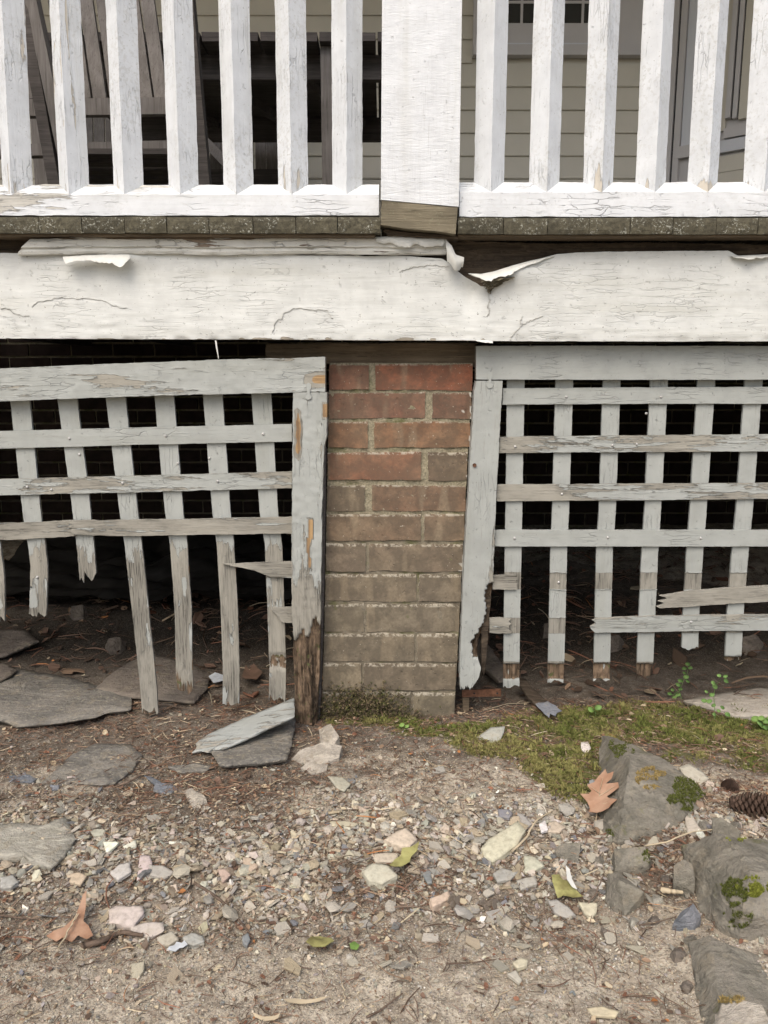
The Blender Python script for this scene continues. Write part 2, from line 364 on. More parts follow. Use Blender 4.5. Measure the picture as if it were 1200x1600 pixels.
def ribbon(name, A, B, Y, th, mat, parent, cols=8, step=.004, rag=(0, 0), edge=.0006, disp=.0003, dispf=None, wear=None, rot=None, color=None, bend=None, side_wear=.5, label=None):
    """a board whose long edges run through the pixels A and B, at depth Y"""
    _seed[0] += 1; sd_ = _seed[0]
    a0, a1 = at(*A[0], Y), at(*A[-1], Y); L = np.linalg.norm(a1-a0); n = max(3, int(L/step)+1)
    pa, pb = resamp(A, n), resamp(B, n)
    u = np.linspace(0, 1, cols); s = np.linspace(0, 1, n)*L
    PX = pa[:, None, :]*(1-u)[None, :, None]+pb[:, None, :]*u[None, :, None]
    # ragged ends, moved along the board
    dpx = (pa[-1]-pa[0]+pb[-1]-pb[0])/2; ppm = np.hypot(*dpx)/L; dpx = dpx/np.hypot(*dpx)
    cu = np.arange(cols)
    for e, rg in enumerate(rag):
        if rg <= 0: continue
        rv = .5+.5*vn(cu*1.7+sd_*3.3, cu*0+e*5.5, 5); rv = np.clip(rv+.35*vn(cu*.6+sd_, cu*0+.3, 8), 0, 1.3)
        ss = s if e == 0 else L-s
        wgt = np.clip(1-ss/(3*rg), 0, 1)[:, None]
        PX = PX+(1 if e == 0 else -1)*dpx[None, None, :]*(wgt*rv[None, :]*rg*ppm)[..., None]
    nrm = np.array([-dpx[1], dpx[0]])
    if edge:
        for j, sg in ((0, 1), (cols-1, -1)):
            wv = (np.abs(fbm(s*60, s*0+sd_, 3, 2))*1.6+np.clip(vn(s*25, s*0+sd_+j, 4)-.55, 0, 1)*2.5)*edge*ppm
            dirn = (pb-pa)/np.linalg.norm(pb-pa, axis=1)[:, None]
            PX[:, j] += sg*dirn*wv[:, None]
    d = np.stack([(PX[..., 0]-600)/FPX, cp+(800-PX[..., 1])/FPX*sp, -sp+(800-PX[..., 1])/FPX*cp], -1)
    t = (Y-CY)/d[..., 1]; P = np.stack([CX+d[..., 0]*t, np.full(t.shape, Y), CZ+d[..., 2]*t], -1)
    Rt = np.zeros(t.shape) if rot is None else rot(PX[..., 0], PX[..., 1])*np.ones(t.shape)
    Wr = np.zeros(t.shape) if wear is None else wear(PX[..., 0], PX[..., 1])*np.ones(t.shape)
    off = disp*fbm(P[..., 0]*90, P[..., 2]*90, 3, sd_)
    if abs(dpx[0]) > abs(dpx[1]): fb = fbm(P[..., 0]*40, P[..., 2]*420, 3, sd_+1)
    else: fb = fbm(P[..., 0]*420, P[..., 2]*40, 3, sd_+1)
    off = off+Rt*(.004+.011*fb)
    if dispf is not None: off = off+dispf(PX[..., 0], PX[..., 1])
    if bend is not None: off = off+bend(s)[:, None]
    Fp = P.copy(); Fp[..., 1] += off
    Bp = P.copy(); Bp[..., 1] += th+(0 if bend is None else bend(s)[:, None])
    g = G(); g.sheet(Fp, True, wear=Wr, rot=Rt); g.sheet(Bp, False, True)
    sw = lambda k: dict(wear=np.stack([Wr[:, k], Wr[:, k]], 1)+side_wear*.5, rot=np.stack([Rt[:, k]]*2, 1))
    g.sheet(np.stack([Fp[:, 0], Bp[:, 0]], 1), False, True, **sw(0)); g.sheet(np.stack([Fp[:, -1], Bp[:, -1]], 1), False, **sw(-1))
    g.sheet(np.stack([Fp[0], Bp[0]], 1), False, False, wear=np.full((cols, 2), .9)); g.sheet(np.stack([Fp[-1], Bp[-1]], 1), False, True, wear=np.full((cols, 2), .9))
    o = g.build(name, mat, parent, color)
    me = o.data; bm = bmesh.new(); bm.from_mesh(me); bmesh.ops.recalc_face_normals(bm, faces=bm.faces) if False else None; bm.free()
    if label: o['label'] = label
    return o
def sweep(name, P0, P1, sec, mat, parent=None, step=.03, noise=.0, color=None, up=(0, 0, 1), wear=None, smooth=True, rot=None):
    """straight bar with section sec [(a,b)...] (closed) in the frame normal to P0-P1"""
    _seed[0] += 1
    P0 = np.array(P0, float); P1 = np.array(P1, float); ax = P1-P0; L = np.linalg.norm(ax); ax = ax/L
    up = np.array(up, float)
    if abs(np.dot(up, ax)) > .9: up = np.array([0, 1.0, 0])
    e1 = np.cross(ax, up); e1 /= np.linalg.norm(e1); e2 = np.cross(e1, ax)
    n = max(2, int(L/step)+1); s = np.linspace(0, L, n); g = G(); m = len(sec)
    ring = np.array([e1*a+e2*b for a, b in sec])
    base = P0[None, :]+ax[None, :]*s[:, None]
    Pv = base[:, None, :]+ring[None, :, :]
    if noise:
        for j in range(m):
            Pv[:, j] += noise*(e1[None]*fbm(s*40, s*0+j*7+_seed[0], 3, 3)[:, None]+e2[None]*fbm(s*40, s*0+j*7+_seed[0], 3, 13)[:, None])
    for j in range(m):
        k = (j+1) % m; P = np.stack([Pv[:, j], Pv[:, k]], 1)
        g.sheet(P, smooth, wear=None if wear is None else np.stack([wear(s)]*2, 1), rot=None if rot is None else np.stack([rot(s)]*2, 1))
    V = np.concatenate(g.V); base_n = g.n
    capA = Pv[0]; capB = Pv[-1]
    g2V = np.concatenate([V, capA, capB]); F = [tuple(q) for q in np.concatenate(g.F).tolist()]
    F += [tuple(range(base_n, base_n+m)), tuple(range(base_n+2*m-1, base_n+m-1, -1))]
    smf = list(np.concatenate(g.S))+[False, False]
    A = {}
    for k, v in g.A.items():
        vv = np.concatenate(v)
        if vv.max() > 0: A[k] = np.r_[vv, np.zeros(2*m)]
    return mk(name, g2V, F, mat, parent, attrs=A, color=color, sm=smf)
def rect(w, h): return [(-w/2, -h/2), (w/2, -h/2), (w/2, h/2), (-w/2, h/2)]
def box(name, x0, x1, y0, y1, z0, z1, mat, parent=None, color=None, jit=0):
    V = [(x, y, z) for x in (x0, x1) for y in (y0, y1) for z in (z0, z1)]
    V = np.array(V)+(rng.normal(0, jit, (8, 3)) if jit else 0)
    return mk(name, V, [(0, 1, 3, 2), (4, 6, 7, 5), (0, 4, 5, 1), (2, 3, 7, 6), (0, 2, 6, 4), (1, 5, 7, 3)], mat, parent, color=color)
def tube(name, pts, r, mat, parent=None, seg=6, color=None, attrs=None):
    pts = np.array(pts, float); n = len(pts); r = np.broadcast_to(np.array(r, float), (n,)) if np.ndim(r) else np.linspace(r, r*.55, n)
    T = np.gradient(pts, axis=0); V = []
    for i in range(n):
        t = T[i]/np.linalg.norm(T[i]); u = np.cross(t, (0, .3, 1)); u /= np.linalg.norm(u); v = np.cross(t, u)
        for k in range(seg):
            a = 2*math.pi*k/seg; V.append(pts[i]+r[i]*(u*math.cos(a)+v*math.sin(a)))
    F = [(i*seg+k, i*seg+(k+1) % seg, (i+1)*seg+(k+1) % seg, (i+1)*seg+k) for i in range(n-1) for k in range(seg)]
    F += [tuple(range(seg)), tuple(range(n*seg-1, (n-1)*seg-1, -1))]
    return mk(name, V, F, mat, parent, smooth=True, color=color)

# ================================================================ GROUND
def axis(dense, sparse):
    a = np.concatenate([np.arange(x0, x1, st) for x0, x1, st in dense+sparse]); return np.unique(np.round(a, 5))
gx = axis([(-1.0, 1.0, .005)], [(-2.4, -1.0, .03), (1.0, 2.4, .03), (-80, -2.4, 2.5), (2.4, 80.1, 2.5)])
gy = axis([(-1.1, .25, .005)], [(.25, 2.45, .02), (-3, -1.1, .04), (-80, -3, 2.5), (2.45, 80, 2.5)])
X, Y = np.meshgrid(gx, gy); Z = hgt(X, Y)
near = sst(2.0, 1.2, np.hypot(X, Y+.4))
Z = Z+near*(fbm(X*130, Y*130, 2, 40)*.0022)
def moss_m(x, y):                                           # where the moss grows
    c = fbm(x*9, y*9, 3, 77)
    el = lambda cx, cy, rx, ry: sst(1.35, .55, np.hypot((x-cx)/rx, (y-cy)/ry))
    a = el(.66, -.045, .46, .13); a = np.maximum(a, .85*el(.17, -.085, .16, .05)); b = .95*el(.40, -.27, .13, .14); d = .9*el(.02, -.035, .16, .03); e = .8*el(.24, -.16, .13, .075)
    f_ = .75*el(.80, -.20, .28, .10); b = np.maximum(b, f_)
    return np.clip(np.maximum.reduce([a, b, d, e])*1.0+c*.55*sst(0, .3, np.maximum.reduce([a, b, d, e])), 0, 1)
def humus_m(x, y):
    h = sst(-.50, -.10, y+.30*fbm(x*3.3, y*4.5, 3, 55))+.30*np.exp(-((y+.6)/.12)**2)
    h = np.maximum(h, .95*np.exp(-(((x-.0)/.12)**2+((y+.60)/.05)**2)))
    h = np.maximum(h, .8*np.exp(-(((x+.28)/.22)**2+((y+.30)/.08)**2)))
    h = np.maximum(h, .75*np.exp(-(((x-.45)/.10)**2+((y+.56)/.10)**2)))
    return np.clip(.08+h+.40*fbm(x*14, y*14, 3, 56), 0, 1)
nx, ny = len(gx), len(gy); ii = np.arange(nx*ny).reshape(ny, nx)
F = np.stack([ii[:-1, :-1], ii[:-1, 1:], ii[1:, 1:], ii[1:, :-1]], -1).reshape(-1, 4)
V = np.stack([X, Y, Z], -1).reshape(-1, 3)
def fastmesh(name, V, F, mat, smooth=False, attrs=None):
    me = bpy.data.meshes.new(name); k = F.shape[1]
    me.vertices.add(len(V)); me.vertices.foreach_set('co', V.astype(np.float32).ravel())
    me.loops.add(F.size); me.loops.foreach_set('vertex_index', F.astype(np.int32).ravel())
    me.polygons.add(len(F)); me.polygons.foreach_set('loop_start', np.arange(0, F.size, k, dtype=np.int32))
    try: me.polygons.foreach_set('loop_total', np.full(len(F), k, np.int32))
    except Exception: pass
    me.polygons.foreach_set('use_smooth', np.full(len(F), smooth))
    for kk, a in (attrs or {}).items():
        if a.ndim == 1: t = me.attributes.new(kk, 'FLOAT', 'POINT'); t.data.foreach_set('value', a.astype(np.float32))
        else: t = me.attributes.new(kk, 'FLOAT_COLOR', 'POINT'); t.data.foreach_set('color', np.c_[a, np.ones(len(a))].astype(np.float32).ravel())
    me.update(calc_edges=True); me.materials.append(mat)
    o = bpy.data.objects.new(name, me); COL.objects.link(o); WL[o.name] = np.zeros(3); return o
fl = near.ravel() > 0
gm = np.where(fl, moss_m(V[:, 0], V[:, 1]), 0); gh = np.where(fl, humus_m(V[:, 0], V[:, 1]), .3)
gshade = sst(.16, .5, V[:, 1]+.08*fbm(V[:, 0]*5, V[:, 1]*5, 3, 57))*near.ravel()  # mask of the painted shade: soil goes dark behind the lattice
tag(fastmesh('ground', V, F, M['ground'], True, {'moss': gm, 'humus': gh, 'porch_shade': gshade, 'band': np.exp(-((V[:, 1]+.575)/.14)**2)*near.ravel()}), kind='structure')

# ================================================================ BRICK PIER
pier = thing('brick_pier', 'old brick pier between the two lattice panels, red at the top and grimy brown below', 'brick pier', (.01, .15, 0))
rows = [(569, 610, [(577, 586)], 513.7, 739), (613, 654, [(665, 675)], 513.3, 737.5), (659, 700, [(575.5, 584)], 512.5, 735.5),
        (706, 751, [(659, 668)], 511.5, 731), (758, 799, [(571, 580)], 510.5, 728.5), (804, 845, [(658.5, 662)], 509.5, 726.5),
        (850, 893, [(572, 576)], 508.5, 724), (897, 940, [(651, 654)], 507.5, 721), (944, 987, [(569, 572)], 506.3, 718),
        (990, 1034, [(648, 651)], 505, 715.5), (1037, 1079, [(565, 568)], 504, 712.5), (1082, 1124, [(642, 645)], 503, 711)]
bcol = [[(.20, .075, .05), (.25, .08, .045)], [(.19, .085, .06), (.17, .085, .06)], [(.23, .115, .065), (.225, .11, .06)],
        [(.235, .10, .06), (.15, .105, .075)], [(.145, .11, .08), (.18, .105, .07)],
        [(.185, .125, .085), (.17, .115, .08)],
        [(.19, .15, .115), (.175, .135, .10)], [(.17, .14, .105), (.175, .145, .11)], [(.19, .165, .125), (.175, .15, .115)],
        [(.17, .145, .11), (.175, .145, .11)], [(.18, .155, .115), (.17, .14, .105)], [(.165, .145, .105), (.165, .145, .105)]]
def wob(y, s): return lambda px, Y=None: 0
for r, (y0, y1, js, xa, xb) in enumerate(rows):
    ed = [xa]; 
    for j in js: ed += [j[0], j[1]]
    ed.append(xb)
    for k in range(0, len(ed), 2):
        a, b = ed[k], ed[k+1]; q = 7
        xs = np.linspace(a, b, q)
        A = [(x, y0+1.6*float(vn(x*.03, r*3.1+k, 6))) for x in xs]; B = [(x, y1+1.4*float(vn(x*.03, r*5.7+k+40, 6))) for x in xs]
        Yb = .0015*R.uniform(-1, 1)
        wf = None
        if r == 1 and k == 2: wf = lambda px, py: sst(.38, .5, fbm(px*.22, py*.11, 3, 5)+sst(714, 738, px)*.4)*.7*(px > 712)
        if r in (2, 3) and k == 2: wf = lambda px, py: sst(.62, .8, fbm(px*.22, py*.16, 3, 7)+sst(718, 734, px)*.6)*.6*(px > 714)
        if r == 6 and k == 2: wf = lambda px, py: sst(.35, .5, fbm(px*.10, py*.05, 2, 9)+sst(712, 722, px)*.8)*(px > 710)*.5
        ribbon('brick', A, B, Yb, .095, M['brick'], pier, cols=8, step=.009, edge=.0016, disp=.0026, rag=(.0025, .0025), wear=wf, color=bcol[r][k//2 if k//2 < 2 else 1])
    z0 = at(600, y1, 0)[2]; z1 = at(600, y0, 0)[2]; X0 = at(xa, (y0+y1)/2, 0)[0]+.001; X1 = at(xb, (y0+y1)/2, 0)[0]-.001
    for (ya, yb_) in ((.105, .20), (.21, .30)):              # the courses behind
        m_ = X0+(X1-X0)*(.35 if r % 2 else .66)
        for (xa_, xb_) in ((X0, m_-.005), (m_+.005, X1)):
            box('brick', xa_, xb_, ya, yb_, z0, z1, M['brick'], pier, color=bcol[r][0], jit=.0008)
zt = at(600, 569, 0)[2]; g = G()
n_ = 40
py_ = np.linspace(567, 1135, 160); u_ = np.linspace(0, 1, n_)
PXm = 513.5-11*(py_-567)/557; PXn = 740-29*(py_-567)/557
Pm = np.array([[at(a+(b-a)*u, y, .0035) for u in u_] for y, a, b in zip(py_, PXm+1.5, PXn-1.5)])
Pm[..., 1] += .0045*fbm(Pm[..., 0]*70, Pm[..., 2]*70, 3, 61)
Bk = Pm.copy(); Bk[..., 1] = .295
g.sheet(Pm, True); g.sheet(np.stack([Pm[:, 0], Bk[:, 0]], 1)); g.sheet(np.stack([Pm[:, -1], Bk[:, -1]], 1)); g.sheet(np.stack([Pm[0], Bk[0]], 1)); g.sheet(Bk[::30, ::39])
g.build('mortar', M['mortar'], pier)
ribbon('footing', [(490, 1126), (560, 1128), (640, 1130), (712, 1126)], [(486, 1150), (560, 1150), (640, 1150), (716, 1146)], -.008, .31, M['conc'], pier, cols=6, step=.012, disp=.006, edge=.003, label='rough mortar footing under the lowest bricks')

# support beam lying on the pier
ob = ribbon('support_beam', [(414, 537), (520, 536), (640, 536), (744, 536)], [(414, 566), (520, 569), (640, 571), (744, 573)], .012, .14, M['beam'], None, cols=8, step=.006, disp=.002, edge=.001, rag=(.004, .002))
tag(ob, 'brown weathered beam lying flat on top of the brick pier', 'beam')

# ================================================================ FASCIA
fas = thing('fascia_board', 'wide white painted fascia board below the porch floor, split and curling near its middle', 'fascia board', (0, -.07, .80))
topA = [(-520, 394), (-60, 394), (60, 396), (300, 398), (500, 399), (640, 400), (690, 404), (705, 413), (716, 424), (726, 431), (736, 436), (746, 441), (752, 446), (760, 447), (774, 443), (786, 434), (800, 424), (820, 413), (845, 404), (870, 397), (900, 394.5), (950, 393), (1060, 392), (1138, 391.5), (1150, 398), (1165, 402), (1185, 402), (1196, 398), (1215, 391), (1700, 390)]
botA = [(-520, 529), (-60, 529), (60, 529), (200, 530), (430, 530.5), (600, 532), (700, 532), (800, 533), (1000, 533.5), (1700, 533.5)]
def fd(px, py):
    b = -.006*np.exp(-(((px-688)/40)**2+((py-425)/20)**2))
    b = b-.016*np.exp(-(((px-800)/42)**2+((py-425)/24)**2))*1.0
    b = b+.014*np.exp(-(((px-742)/26)**2+((py-448)/34)**2))
    b = b-.010*np.exp(-(((px-185)/40)**2+((py-404)/14)**2))
    b = b-.0014*fbm(px*.012, py*.03, 3, 81)-.0006*fbm(px*.03, py*.25, 3, 83)*sst(470, 520, py)*2
    for (cx, cy, rx, ry, s) in ((120, 490, 95, 22, 1), (480, 500, 55, 22, 2), (200, 500, 60, 12, 3)):   # lifted blisters
        rr = ((px-cx)/rx)**2+((py-cy)/ry)**2+.35*fbm(px*.05, py*.08, 2, 90+s); b = b-.0007*sst(1.12, .88, rr)
    return b+.0035*sst(524, 531, py)*np.clip(.3+vn(px*.06, py*0, 33), 0, 1)
def fwear(px, py):
    return .75*sst(524, 531, py)*np.clip(.35+vn(px*.09, py*.2, 44), 0, 1)*(1-.85*sst(740, 790, px))+.12*sst(480, 530, py)
N = 240
fA = np.array(topA, float); fB = np.array(botA, float); xs_ = np.unique(np.r_[np.linspace(-520, 1700, N), fA[:, 0]])
ribbon('board', [(x, np.interp(x, fA[:, 0], fA[:, 1])) for x in xs_], [(x, np.interp(x, fB[:, 0], fB[:, 1])) for x in xs_], -.07, .022, M['fascia'], fas, cols=44, step=.0035, disp=.0005, dispf=fd, wear=fwear, edge=.0007)
def strip(name, U, Lw, mat, parent, wear=0, n=40, mid=None, thick=.0009, label=None):
    """a curled sheet between two 3-D polylines given as (px,py,Y)"""
    U = resamp3([at(*p) for p in U], n); Lw = resamp3([at(*p) for p in Lw], n); k = 7; u = np.linspace(0, 1, k)
    i_ = np.arange(n); rg_ = 1+.30*vn(i_*.22, i_*0+len(name)+U[0, 0]*9, 31)+.12*vn(i_*.9, i_*0+3, 32)
    P = U[:, None]+(Lw-U)[:, None]*(u[None, :]*np.where(u[None, :] > .3, rg_[:, None], 1))[..., None]
    P[..., 1] += -(mid or 0)*np.sin(u*math.pi)[None, :]+.0010*fbm(P[..., 0]*160, P[..., 2]*160, 2, 5)
    P[..., 2] += .0010*fbm(P[..., 0]*200, P[..., 2]*120+9, 2, 15)*np.linspace(0, 1, k)[None]
    g = G(); g.sheet(P, True, wear=np.full((n, k), wear)); Q = P.copy(); Q[..., 1] += thick; Q[..., 2] -= thick*.3; g.sheet(Q, True, True, wear=np.full((n, k), .8))
    g.sheet(np.stack([P[:, -1], Q[:, -1]], 1)); g.sheet(np.stack([P[:, 0], Q[:, 0]], 1)); g.sheet(np.stack([P[0], Q[0]], 1)); g.sheet(np.stack([P[-1], Q[-1]], 1))
    o = g.build(name, mat, parent)
    if label: o['label'] = label
    return o
def resamp3(pl, n):
    pl = np.array(pl, float); d = np.r_[0, np.cumsum(np.linalg.norm(np.diff(pl, axis=0), axis=1))]; t = np.linspace(0, d[-1], n)
    return np.stack([np.interp(t, d, pl[:, k]) for k in range(3)], -1)
strip('paint_flap', [(731, 427, -.072), (752, 428, -.080), (772, 424, -.078), (800, 415, -.074), (830, 407, -.072), (864, 400, -.071)],
      [(732, 428, -.074), (752, 437, -.098), (768, 439.5, -.104), (795, 429, -.098), (828, 413, -.084), (866, 401, -.072)], M['peel'], fas, mid=.004, label='pointed flap of paint curling forward from the split')
strip('paint_flap', [(98, 401, -.086), (130, 399, -.087), (165, 398, -.087), (200, 398, -.086)],
      [(102, 411, -.098), (125, 407, -.103), (150, 412, -.101), (185, 417, -.104), (204, 400, -.088)], M['peel'], fas, mid=.002, label='torn paint flap hanging below the left end of the moulding')
strip('paint_flap', [(1140, 400, -.072), (1165, 399, -.074), (1205, 397, -.072)], [(1146, 402, -.08), (1170, 405, -.088), (1206, 402, -.08)], M['peel'], fas, mid=.002)
strip('paint_flap', [(338, 532, -.071), (340, 545, -.075), (342, 560, -.074)], [(336, 532, -.07), (338, 546, -.073), (341, 561, -.073)], M['peel'], fas, n=8, label='thin sliver of paint hanging from the lower edge')
strip('paint_flap', [(742, 531, -.072), (757, 531, -.075), (770, 533, -.074)], [(745, 533, -.074), (758, 536, -.080), (770, 537, -.077)], M['peel'], fas, n=8)
# splintered wood under the big flap
V = []; F = []
for k in range(9):
    px0 = 754+k*1.5; px1 = 806-k*4.6; y = 436+k*2.3; Yk = -.094+.0028*k
    a, b = at(px0+R.uniform(-2, 2), y+4, Yk), at(px1+R.uniform(-3, 3), y-3-R.uniform(0, 3), Yk+.002)
    n0 = len(V); nn = 9
    for i in range(nn):
        u = i/(nn-1); p = a*(1-u)+b*u; th = .0016*(1+R.uniform(-.5, .6)); p = p+np.array([0, R.uniform(-.0014, .0014), R.uniform(-.0012, .0012)])
        V += [p+(0, 0, th), p+(0, -.0012, -th), p+(0, .02, -th*.3)]
    for i in range(nn-1):
        for q in range(3): F.append((n0+i*3+q, n0+i*3+(q+1) % 3, n0+i*3+3+(q+1) % 3, n0+i*3+3+q))
    F += [(n0, n0+1, n0+2), (n0+nn*3-1, n0+nn*3-2, n0+nn*3-3)]
mk('splintered_wood', V, F, M['block'], fas)
# cracks: thin dark grooves standing open in the paint
def crackline(pts, wpx=.9, Y=-.0715, nm='crack'):
    pts = resamp(pts, len(pts)*6); V = []; F = []
    for i, (x, y) in enumerate(pts):
        x += 2.2*float(vn(i*.9, y*.1, 3)); y += 2.2*float(vn(i*1.1, x*.1, 13)); ww = .24*wpx*(.35+.65*abs(float(vn(i*.9, 1.3, 8))))*(1-abs(i/len(pts)*2-1)**4)
        Yk = Y+float(fd(np.array(x), np.array(y)))-.0003
        V += [at(x-ww*.5, y-ww*.6, Yk), at(x+ww*.5, y+ww*.6, Yk), at(x, y, Yk+.003)]
    for i in range(len(pts)-1):
        F += [(i*3, i*3+1, i*3+4, i*3+3), (i*3+1, i*3+2, i*3+5, i*3+4), (i*3+2, i*3, i*3+3, i*3+5)]
    return mk(nm, V, F, M['crk'], fas)
M['crk'] = plain('open_crack', (.30, .27, .21), .9, .3)
crackline([(762, 452), (766, 470), (762, 478), (765, 485), (761, 494)], 1.6)
crackline([(700, 417), (680, 414), (650, 417), (634, 421), (624, 425)], 1.8)
crackline([(797, 531), (803, 521), (812, 512), (817, 506), (830, 500), (850, 493)], 1.1)
crackline([(815, 508), (813, 500), (817, 494)], 1.0)
crackline([(0, 482), (13, 482), (22, 490), (36, 494), (46, 493)], 1.0)
crackline([(50, 478), (60, 472), (90, 465), (130, 466), (165, 470), (178, 478), (200, 482)], .8)
crackline([(425, 520), (430, 505), (445, 490), (460, 482), (490, 484), (512, 485), (520, 498)], .7)
# moulding
mo = at(300, 384, -.08)
zt_, zm_, zb_ = at(300, 370, -.082)[2], at(300, 387, -.082)[2], at(300, 397.5, -.082)[2]
def mprof(): return [(.000, zt_), (.013, zt_), (.0165, zt_-.006), (.0155, zm_+.001), (.0105, zm_-.001), (.0115, zm_-.007), (.009, zb_+.001), (.000, zb_)]
def mould(name, xa, xb, par, **k):
    xs = np.linspace(xa, xb, max(3, int(abs(xb-xa)/.004))); pr = mprof(); Pv = []
    for i, x in enumerate(xs):
        row = []
        for j, (d, z) in enumerate(pr):
            sh = k.get('slant', 0)*(z-zt_)*sst(.10, 0, x-xa) if k.get('slant') else 0
            nz = .0011*float(vn(x*55, j*3.7, 3))+.0014*float(vn(x*9, 1.1, 4)); dz = -.006*float(sst(.16, 0, x-xa)) if k.get('slant') else 0
            row.append((x+sh, -.0705-d+nz*.6-(.004*float(sst(.12, 0, x-xa)) if k.get('slant') else 0), z+nz+(dz if j < 3 else dz*.3)))
        Pv.append(row)
    Pv = np.array(Pv); g = G()
    for j in range(len(pr)-1):
        wr = np.clip(.35*vn(xs*14, xs*0+j, 9)-.02+(.35 if j in (0, 1) else 0), 0, 1)
        g.sheet(Pv[:, j:j+2], True, wear=np.stack([wr]*2, 1))
    g.sheet(np.stack([Pv[:, 0], Pv[:, -1]], 1))
    for e in (0, -1):
        r_ = Pv[e]; g.sheet(np.stack([r_[:4], r_[7:3:-1]], 0), wear=np.full((2, 4), .7))
    return g.build(name, M['mould'], par)
xl, xr = at(50, 385, -.08)[0], at(697, 385, -.08)[0]
mould('moulding', xl, xr, fas, slant=.9)
mould('moulding', -1.9, at(-120, 385, -.08)[0], fas)
strip('paint_flap', [(696, 374, -.094), (706, 384, -.098), (712, 398, -.096), (725, 402, -.088)], [(698, 401, -.092), (703, 417, -.094), (712, 420, -.093), (723, 419, -.084)], M['peel'], fas, mid=.006, n=14, label='curled paint at the broken right end of the moulding')
strip('paint_flap', [(588, 370, -.090), (620, 369, -.091), (660, 371, -.090), (695, 372, -.09)], [(588, 376, -.091), (615, 383, -.0935), (655, 384, -.0935), (694, 385, -.093)], M['peel'], fas, mid=.003)

# rotten board behind the fascia
ob = ribbon('rim_board', [(-520, 371), (0, 371), (600, 374), (735, 376), (850, 380), (1000, 378), (1200, 381), (1700, 380)], [(-520, 450), (0, 450), (600, 455), (735, 460), (850, 455), (1000, 450), (1200, 450), (1700, 450)], -.046, .036, M['rotw'], None, cols=22, step=.006, disp=.005, edge=.003)
tag(ob, 'dark rotten rim board showing behind the split fascia', 'rim board')

# ================================================================ PORCH FLOOR
deck = thing('porch_floor', 'porch floor of narrow boards with dark lichen spotted ends', 'porch floor', (0, 1.1, 1.07))
zd1 = at(600, 338.5, -.115)[2]; zd0 = at(600, 363.5, -.115)[2]
jl = [-7, 60, 127, 194, 260, 326, 395, 462, 527, 595]; jr = [715, 787, 856, 921, 985, 1052, 1120, 1185, 1253]
def deckboard(xa, xb, yf, dz=0):
    q = 8; us = np.linspace(0, 1, q); V = []; g = G()
    zz0, zz1 = zd0+dz, zd1+dz; nr = 5
    Pf = np.array([[(xa+(xb-xa)*u+R.uniform(-.0004, .0004), yf+R.uniform(0, .0012)+(.0016 if r in (0, nr-1) else .0006 if u in (0, 1) else 0), zz0+(zz1-zz0)*r/(nr-1)+(R.uniform(-.0008, .0004) if r == 0 else 0)) for u in us] for r in range(nr)])
    bk = Pf.copy(); bk[..., 1] = 2.28
    g.sheet(Pf, False)
    g.sheet(np.stack([Pf[0], bk[0]], 0)); g.sheet(np.stack([Pf[-1], bk[-1]], 0)); g.sheet(np.stack([Pf[:, 0], bk[:, 0]], 1)); g.sheet(np.stack([Pf[:, -1], bk[:, -1]], 1))
    return g.build('deck_board', M['deckend'], deck)
bx = [at(p, 351, -.115)[0] for p in jl]
for a, b in zip(bx[:-1], bx[1:]): deckboard(a+.0007, b-.0007, -.115+R.uniform(-.0005, .0012), R.uniform(-.0006, .0006))
for i in range(1, 14): deckboard(bx[0]-.087*i+.0008, bx[0]-.087*(i-1)-.0008, -.115)
bx2 = [at(p, 353, -.115)[0] for p in jr]
for a, b in zip(bx2[:-1], bx2[1:]): deckboard(a+.0007, b-.0007, -.115+R.uniform(-.0005, .0012), -.002+R.uniform(-.0006, .0006))
for i in range(1, 14): deckboard(bx2[-1]+.087*(i-1)+.0008, bx2[-1]+.087*i-.0008, -.115)
m_ = (bx[-1]+bx2[0])/2; deckboard(bx[-1]+.001, m_-.001, -.075, -.006); deckboard(m_+.001, bx2[0]-.001, -.075, -.006)
# thin strip under the boards, then joists
ribbon('bearing_strip', [(-520, 364.5), (100, 364.5), (590, 366)], [(-520, 368.5), (100, 368.5), (590, 370.5)], -.103, .05, M['beam'], deck, cols=3, step=.01, disp=.001, edge=.0008, rag=(0, .01))
ribbon('bearing_strip', [(716, 366.5), (900, 367), (1700, 364)], [(716, 369), (900, 370), (1700, 367)], -.103, .05, M['beam'], deck, cols=3, step=.01, disp=.001, edge=.0006)
for i in range(9): box('floor_joist', -2.0+i*.5-.02, -2.0+i*.5+.02, .17, 2.28, .93, zd0-.003, M['teakd'], deck)
blk = ribbon('sill_block', [(595, 313), (640, 317), (680, 321), (716, 324)], [(594, 351), (640, 358), (680, 361), (713, 366)], -.121, .05, M['block'], None, cols=9, step=.004, disp=.0012, edge=.0007, rag=(.002, .002))
tag(blk, 'grey green weathered wood block wedged under the foot of the white post', 'wood block')
blk2 = ribbon('wood_scrap', [(598, 357), (640, 363), (720, 368)], [(600, 368), (650, 371), (722, 374)], -.098, .05, M['rotw'], None, cols=4, step=.006, disp=.003, edge=.002, rag=(.01, .01))
tag(blk2, 'dark splintered wood scrap below the block under the post', 'wood scrap')

